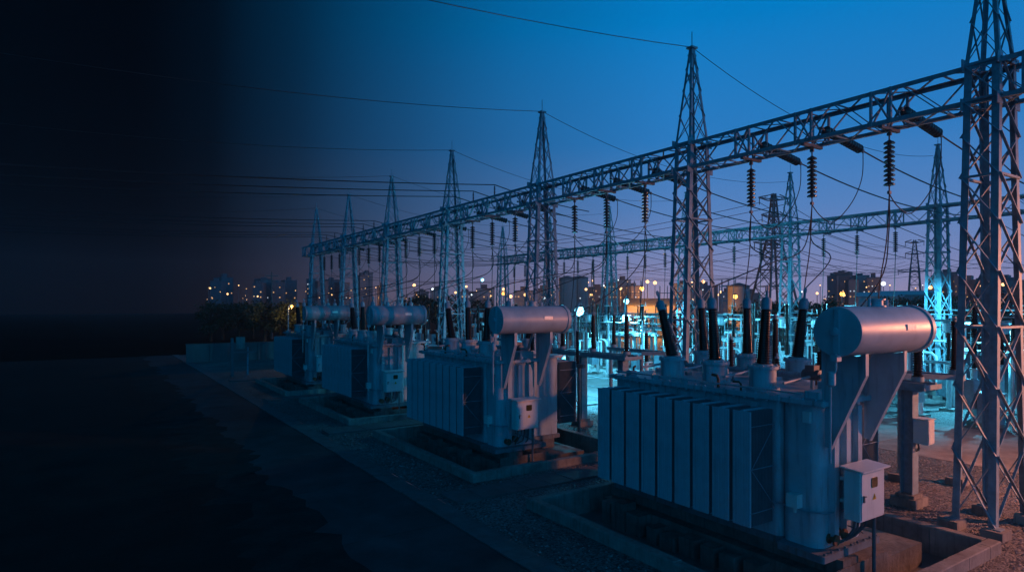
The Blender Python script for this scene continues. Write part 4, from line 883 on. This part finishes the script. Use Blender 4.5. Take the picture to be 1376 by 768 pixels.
DOTS += [(137.1, 173.1, 10.2, 1), (34.1, 241.2, 11.1, 1), (133.2, 175.7, 8.0, 1), (44.0, 234.7, 7.4, 1), (107.0, 145.1, 7.0, 1), (142.0, 121.9, 6.6, 0), (121.2, 135.7, 10.1, 0), (118.0, 137.8, 8.0, 0), (296.6, 115.5, 9.8, 1), (27.6, 197.6, 6.7, 0), (115.4, 139.5, 7.0, 1), (175.6, 195.6, 10.9, 0), (134.3, 175.0, 10.3, 0), (61.5, 175.2, 9.2, 0), (249.8, 146.4, 7.4, 0), (128.1, 131.1, 6.7, 0), (34.6, 240.9, 10.9, 0), (182.8, 94.9, 10.1, 0), (32.4, 194.4, 8.2, 0), (97.4, 151.4, 9.5, 0), (152.9, 162.6, 10.9, 0), (255.6, 142.6, 9.9, 0), (221.7, 165.1, 7.9, 0), (37.5, 239.0, 9.6, 1), (53.2, 276.6, 11.8, 0), (140.2, 171.0, 8.4, 0), (100.7, 197.2, 10.1, 0), (210.1, 124.8, 11.9, 0), (258.1, 93.0, 8.5, 1), (131.5, 224.8, 10.9, 0), (180.4, 192.4, 11.6, 0), (83.4, 208.7, 11.6, 0), (144.2, 120.4, 9.4, 1), (216.2, 72.7, 6.6, 0), (50.8, 182.2, 8.9, 0), (123.6, 134.0, 9.3, 0), (118.4, 137.5, 6.7, 0), (93.6, 249.8, 11.9, 1), (274.3, 130.3, 8.6, 0), (93.3, 202.1, 11.9, 0), (76.0, 213.5, 8.6, 0), (237.6, 106.6, 10.9, 0), (177.2, 98.5, 7.8, 0), (116.8, 138.6, 9.5, 0), (177.3, 98.5, 7.5, 0), (181.4, 143.7, 9.6, 0), (50.6, 278.3, 13.1, 1), (35.2, 240.5, 7.4, 0), (184.8, 141.5, 7.4, 1), (177.7, 98.3, 7.8, 0), (218.3, 71.3, 9.5, 0), (36.9, 191.4, 6.6, 0), (78.0, 260.1, 8.1, 0), (55.8, 274.9, 8.7, 0), (195.0, 86.8, 8.4, 0), (182.7, 190.9, 12.0, 0), (256.0, 142.3, 10.9, 0), (88.6, 157.2, 10.3, 0), (173.0, 149.3, 11.4, 0), (69.9, 265.5, 11.0, 0)]
for k,(x,y,z,c) in enumerate(DOTS):
    d_ = math.hypot(x,y)/200; lf = math.degrees(math.atan2(x,y)) < 24; c = 0 if lf else c; r = rnd.choice((.14,.18,.22,.3,.5))*rnd.uniform(.8,1.2)*d_*(.45 if lf else 1)
    t = thing('street_lamp', 'tiny %s street lamp among the scattered city lights on the skyline' % ('white' if c else 'warm'), 'lamp', (x,y,0), 0, 'tiny %s city lights' % ('white' if c else 'warm'))
    b = MB(); b.tube([(0,0,0),(0,0,z-r)], .1, 6); obj('pole', b.mesh('pole', M['steel_d']), t)
    b = MB(); b.lathe([(.02,-r),(r*.75,-r*.65),(r,0),(r*.75,r*.65),(.02,r)], Matrix.Translation((0,0,z)), 10); obj('lamp_head', b.mesh('lamp_head', M['e_cityw' if c else 'e_city']), t)
lamp_post(80.2,60.9,6.3,'bright orange sodium lamp right of the second front tower', M['e_sod'], .34, (.6,.3)); spot((80.2,60.9,5.6), (0,0.1,-1), SOD, 7000, .3, 160, .5)
lamp_post(93.5,52.1,6.7,'bright orange sodium lamp glowing above the nearest conservator', M['e_sod'], .34, (.6,.3)); spot((93.5,52.1,6.0), (.2,.1,-1), SOD, 7000, .3, 160, .5)
lamp_post(71.5,71.5,7.6,'tall orange sodium lamp left of the second front tower, before the orange shed', M['e_sod'], .34, (.6,.3)); point((72.3,72.0,6.6), SOD, 9000)
lamp_post(20.6,79.9,4.9,'dim amber street lamp among trees left of the farthest conservator', M['e_sod'], .16, (.5,.3)); point((20.6,79.9,4.5), (1,.55,.12), 700)
for p_ in ((150,200,8),(182,190,9),(120,175,8),(305,135,9),(120,300,9),(225,215,9)): point(p_, SOD, 9000, .5)  # bare lights added among the buildings to warm the facades, no lamps modelled
lamp_post(75.6,117.8,7.6,'small orange street lamp seen left of the third front tower', M['e_sod'], .4, (.6,.3))
lamp_post(77.0,129.0,11.0,'high white floodlight mast lamp seen between fourth and third front tower', M['e_cyan'], .38, (.6,.3))

# evening haze round the whole place
HAZE = .00035
if HAZE:
    hm = bpy.data.materials.new('evening_haze'); hm.use_nodes = True; hn = hm.node_tree.nodes; hn.remove(hn['Principled BSDF'])
    pv = hn.new('ShaderNodeVolumePrincipled'); pv.inputs['Density'].default_value = HAZE; pv.inputs['Color'].default_value = (.80,.80,.86,1); pv.inputs['Anisotropy'].default_value = .35
    hm.node_tree.links.new(pv.outputs['Volume'], hn['Material Output'].inputs['Volume'])
    hz = obj('haze', MB().box(-60,440,-40,440,-1.2,32).mesh('haze', hm)); tag(hz, 'thin blue evening haze over the yard and the city', None, None, 'stuff')

# ------------------------------------------------------------------ render settings
S.render.engine = 'CYCLES'; S.cycles.use_denoising = True
S.cycles.max_bounces = 5; S.cycles.diffuse_bounces = 3; S.cycles.glossy_bounces = 3; S.cycles.volume_bounces = 0; S.cycles.sample_clamp_indirect = 4
S.view_settings.view_transform = 'Standard'; S.view_settings.look = 'None'; S.view_settings.exposure = .2; S.view_settings.gamma = 1; S.view_settings.use_curve_mapping = False
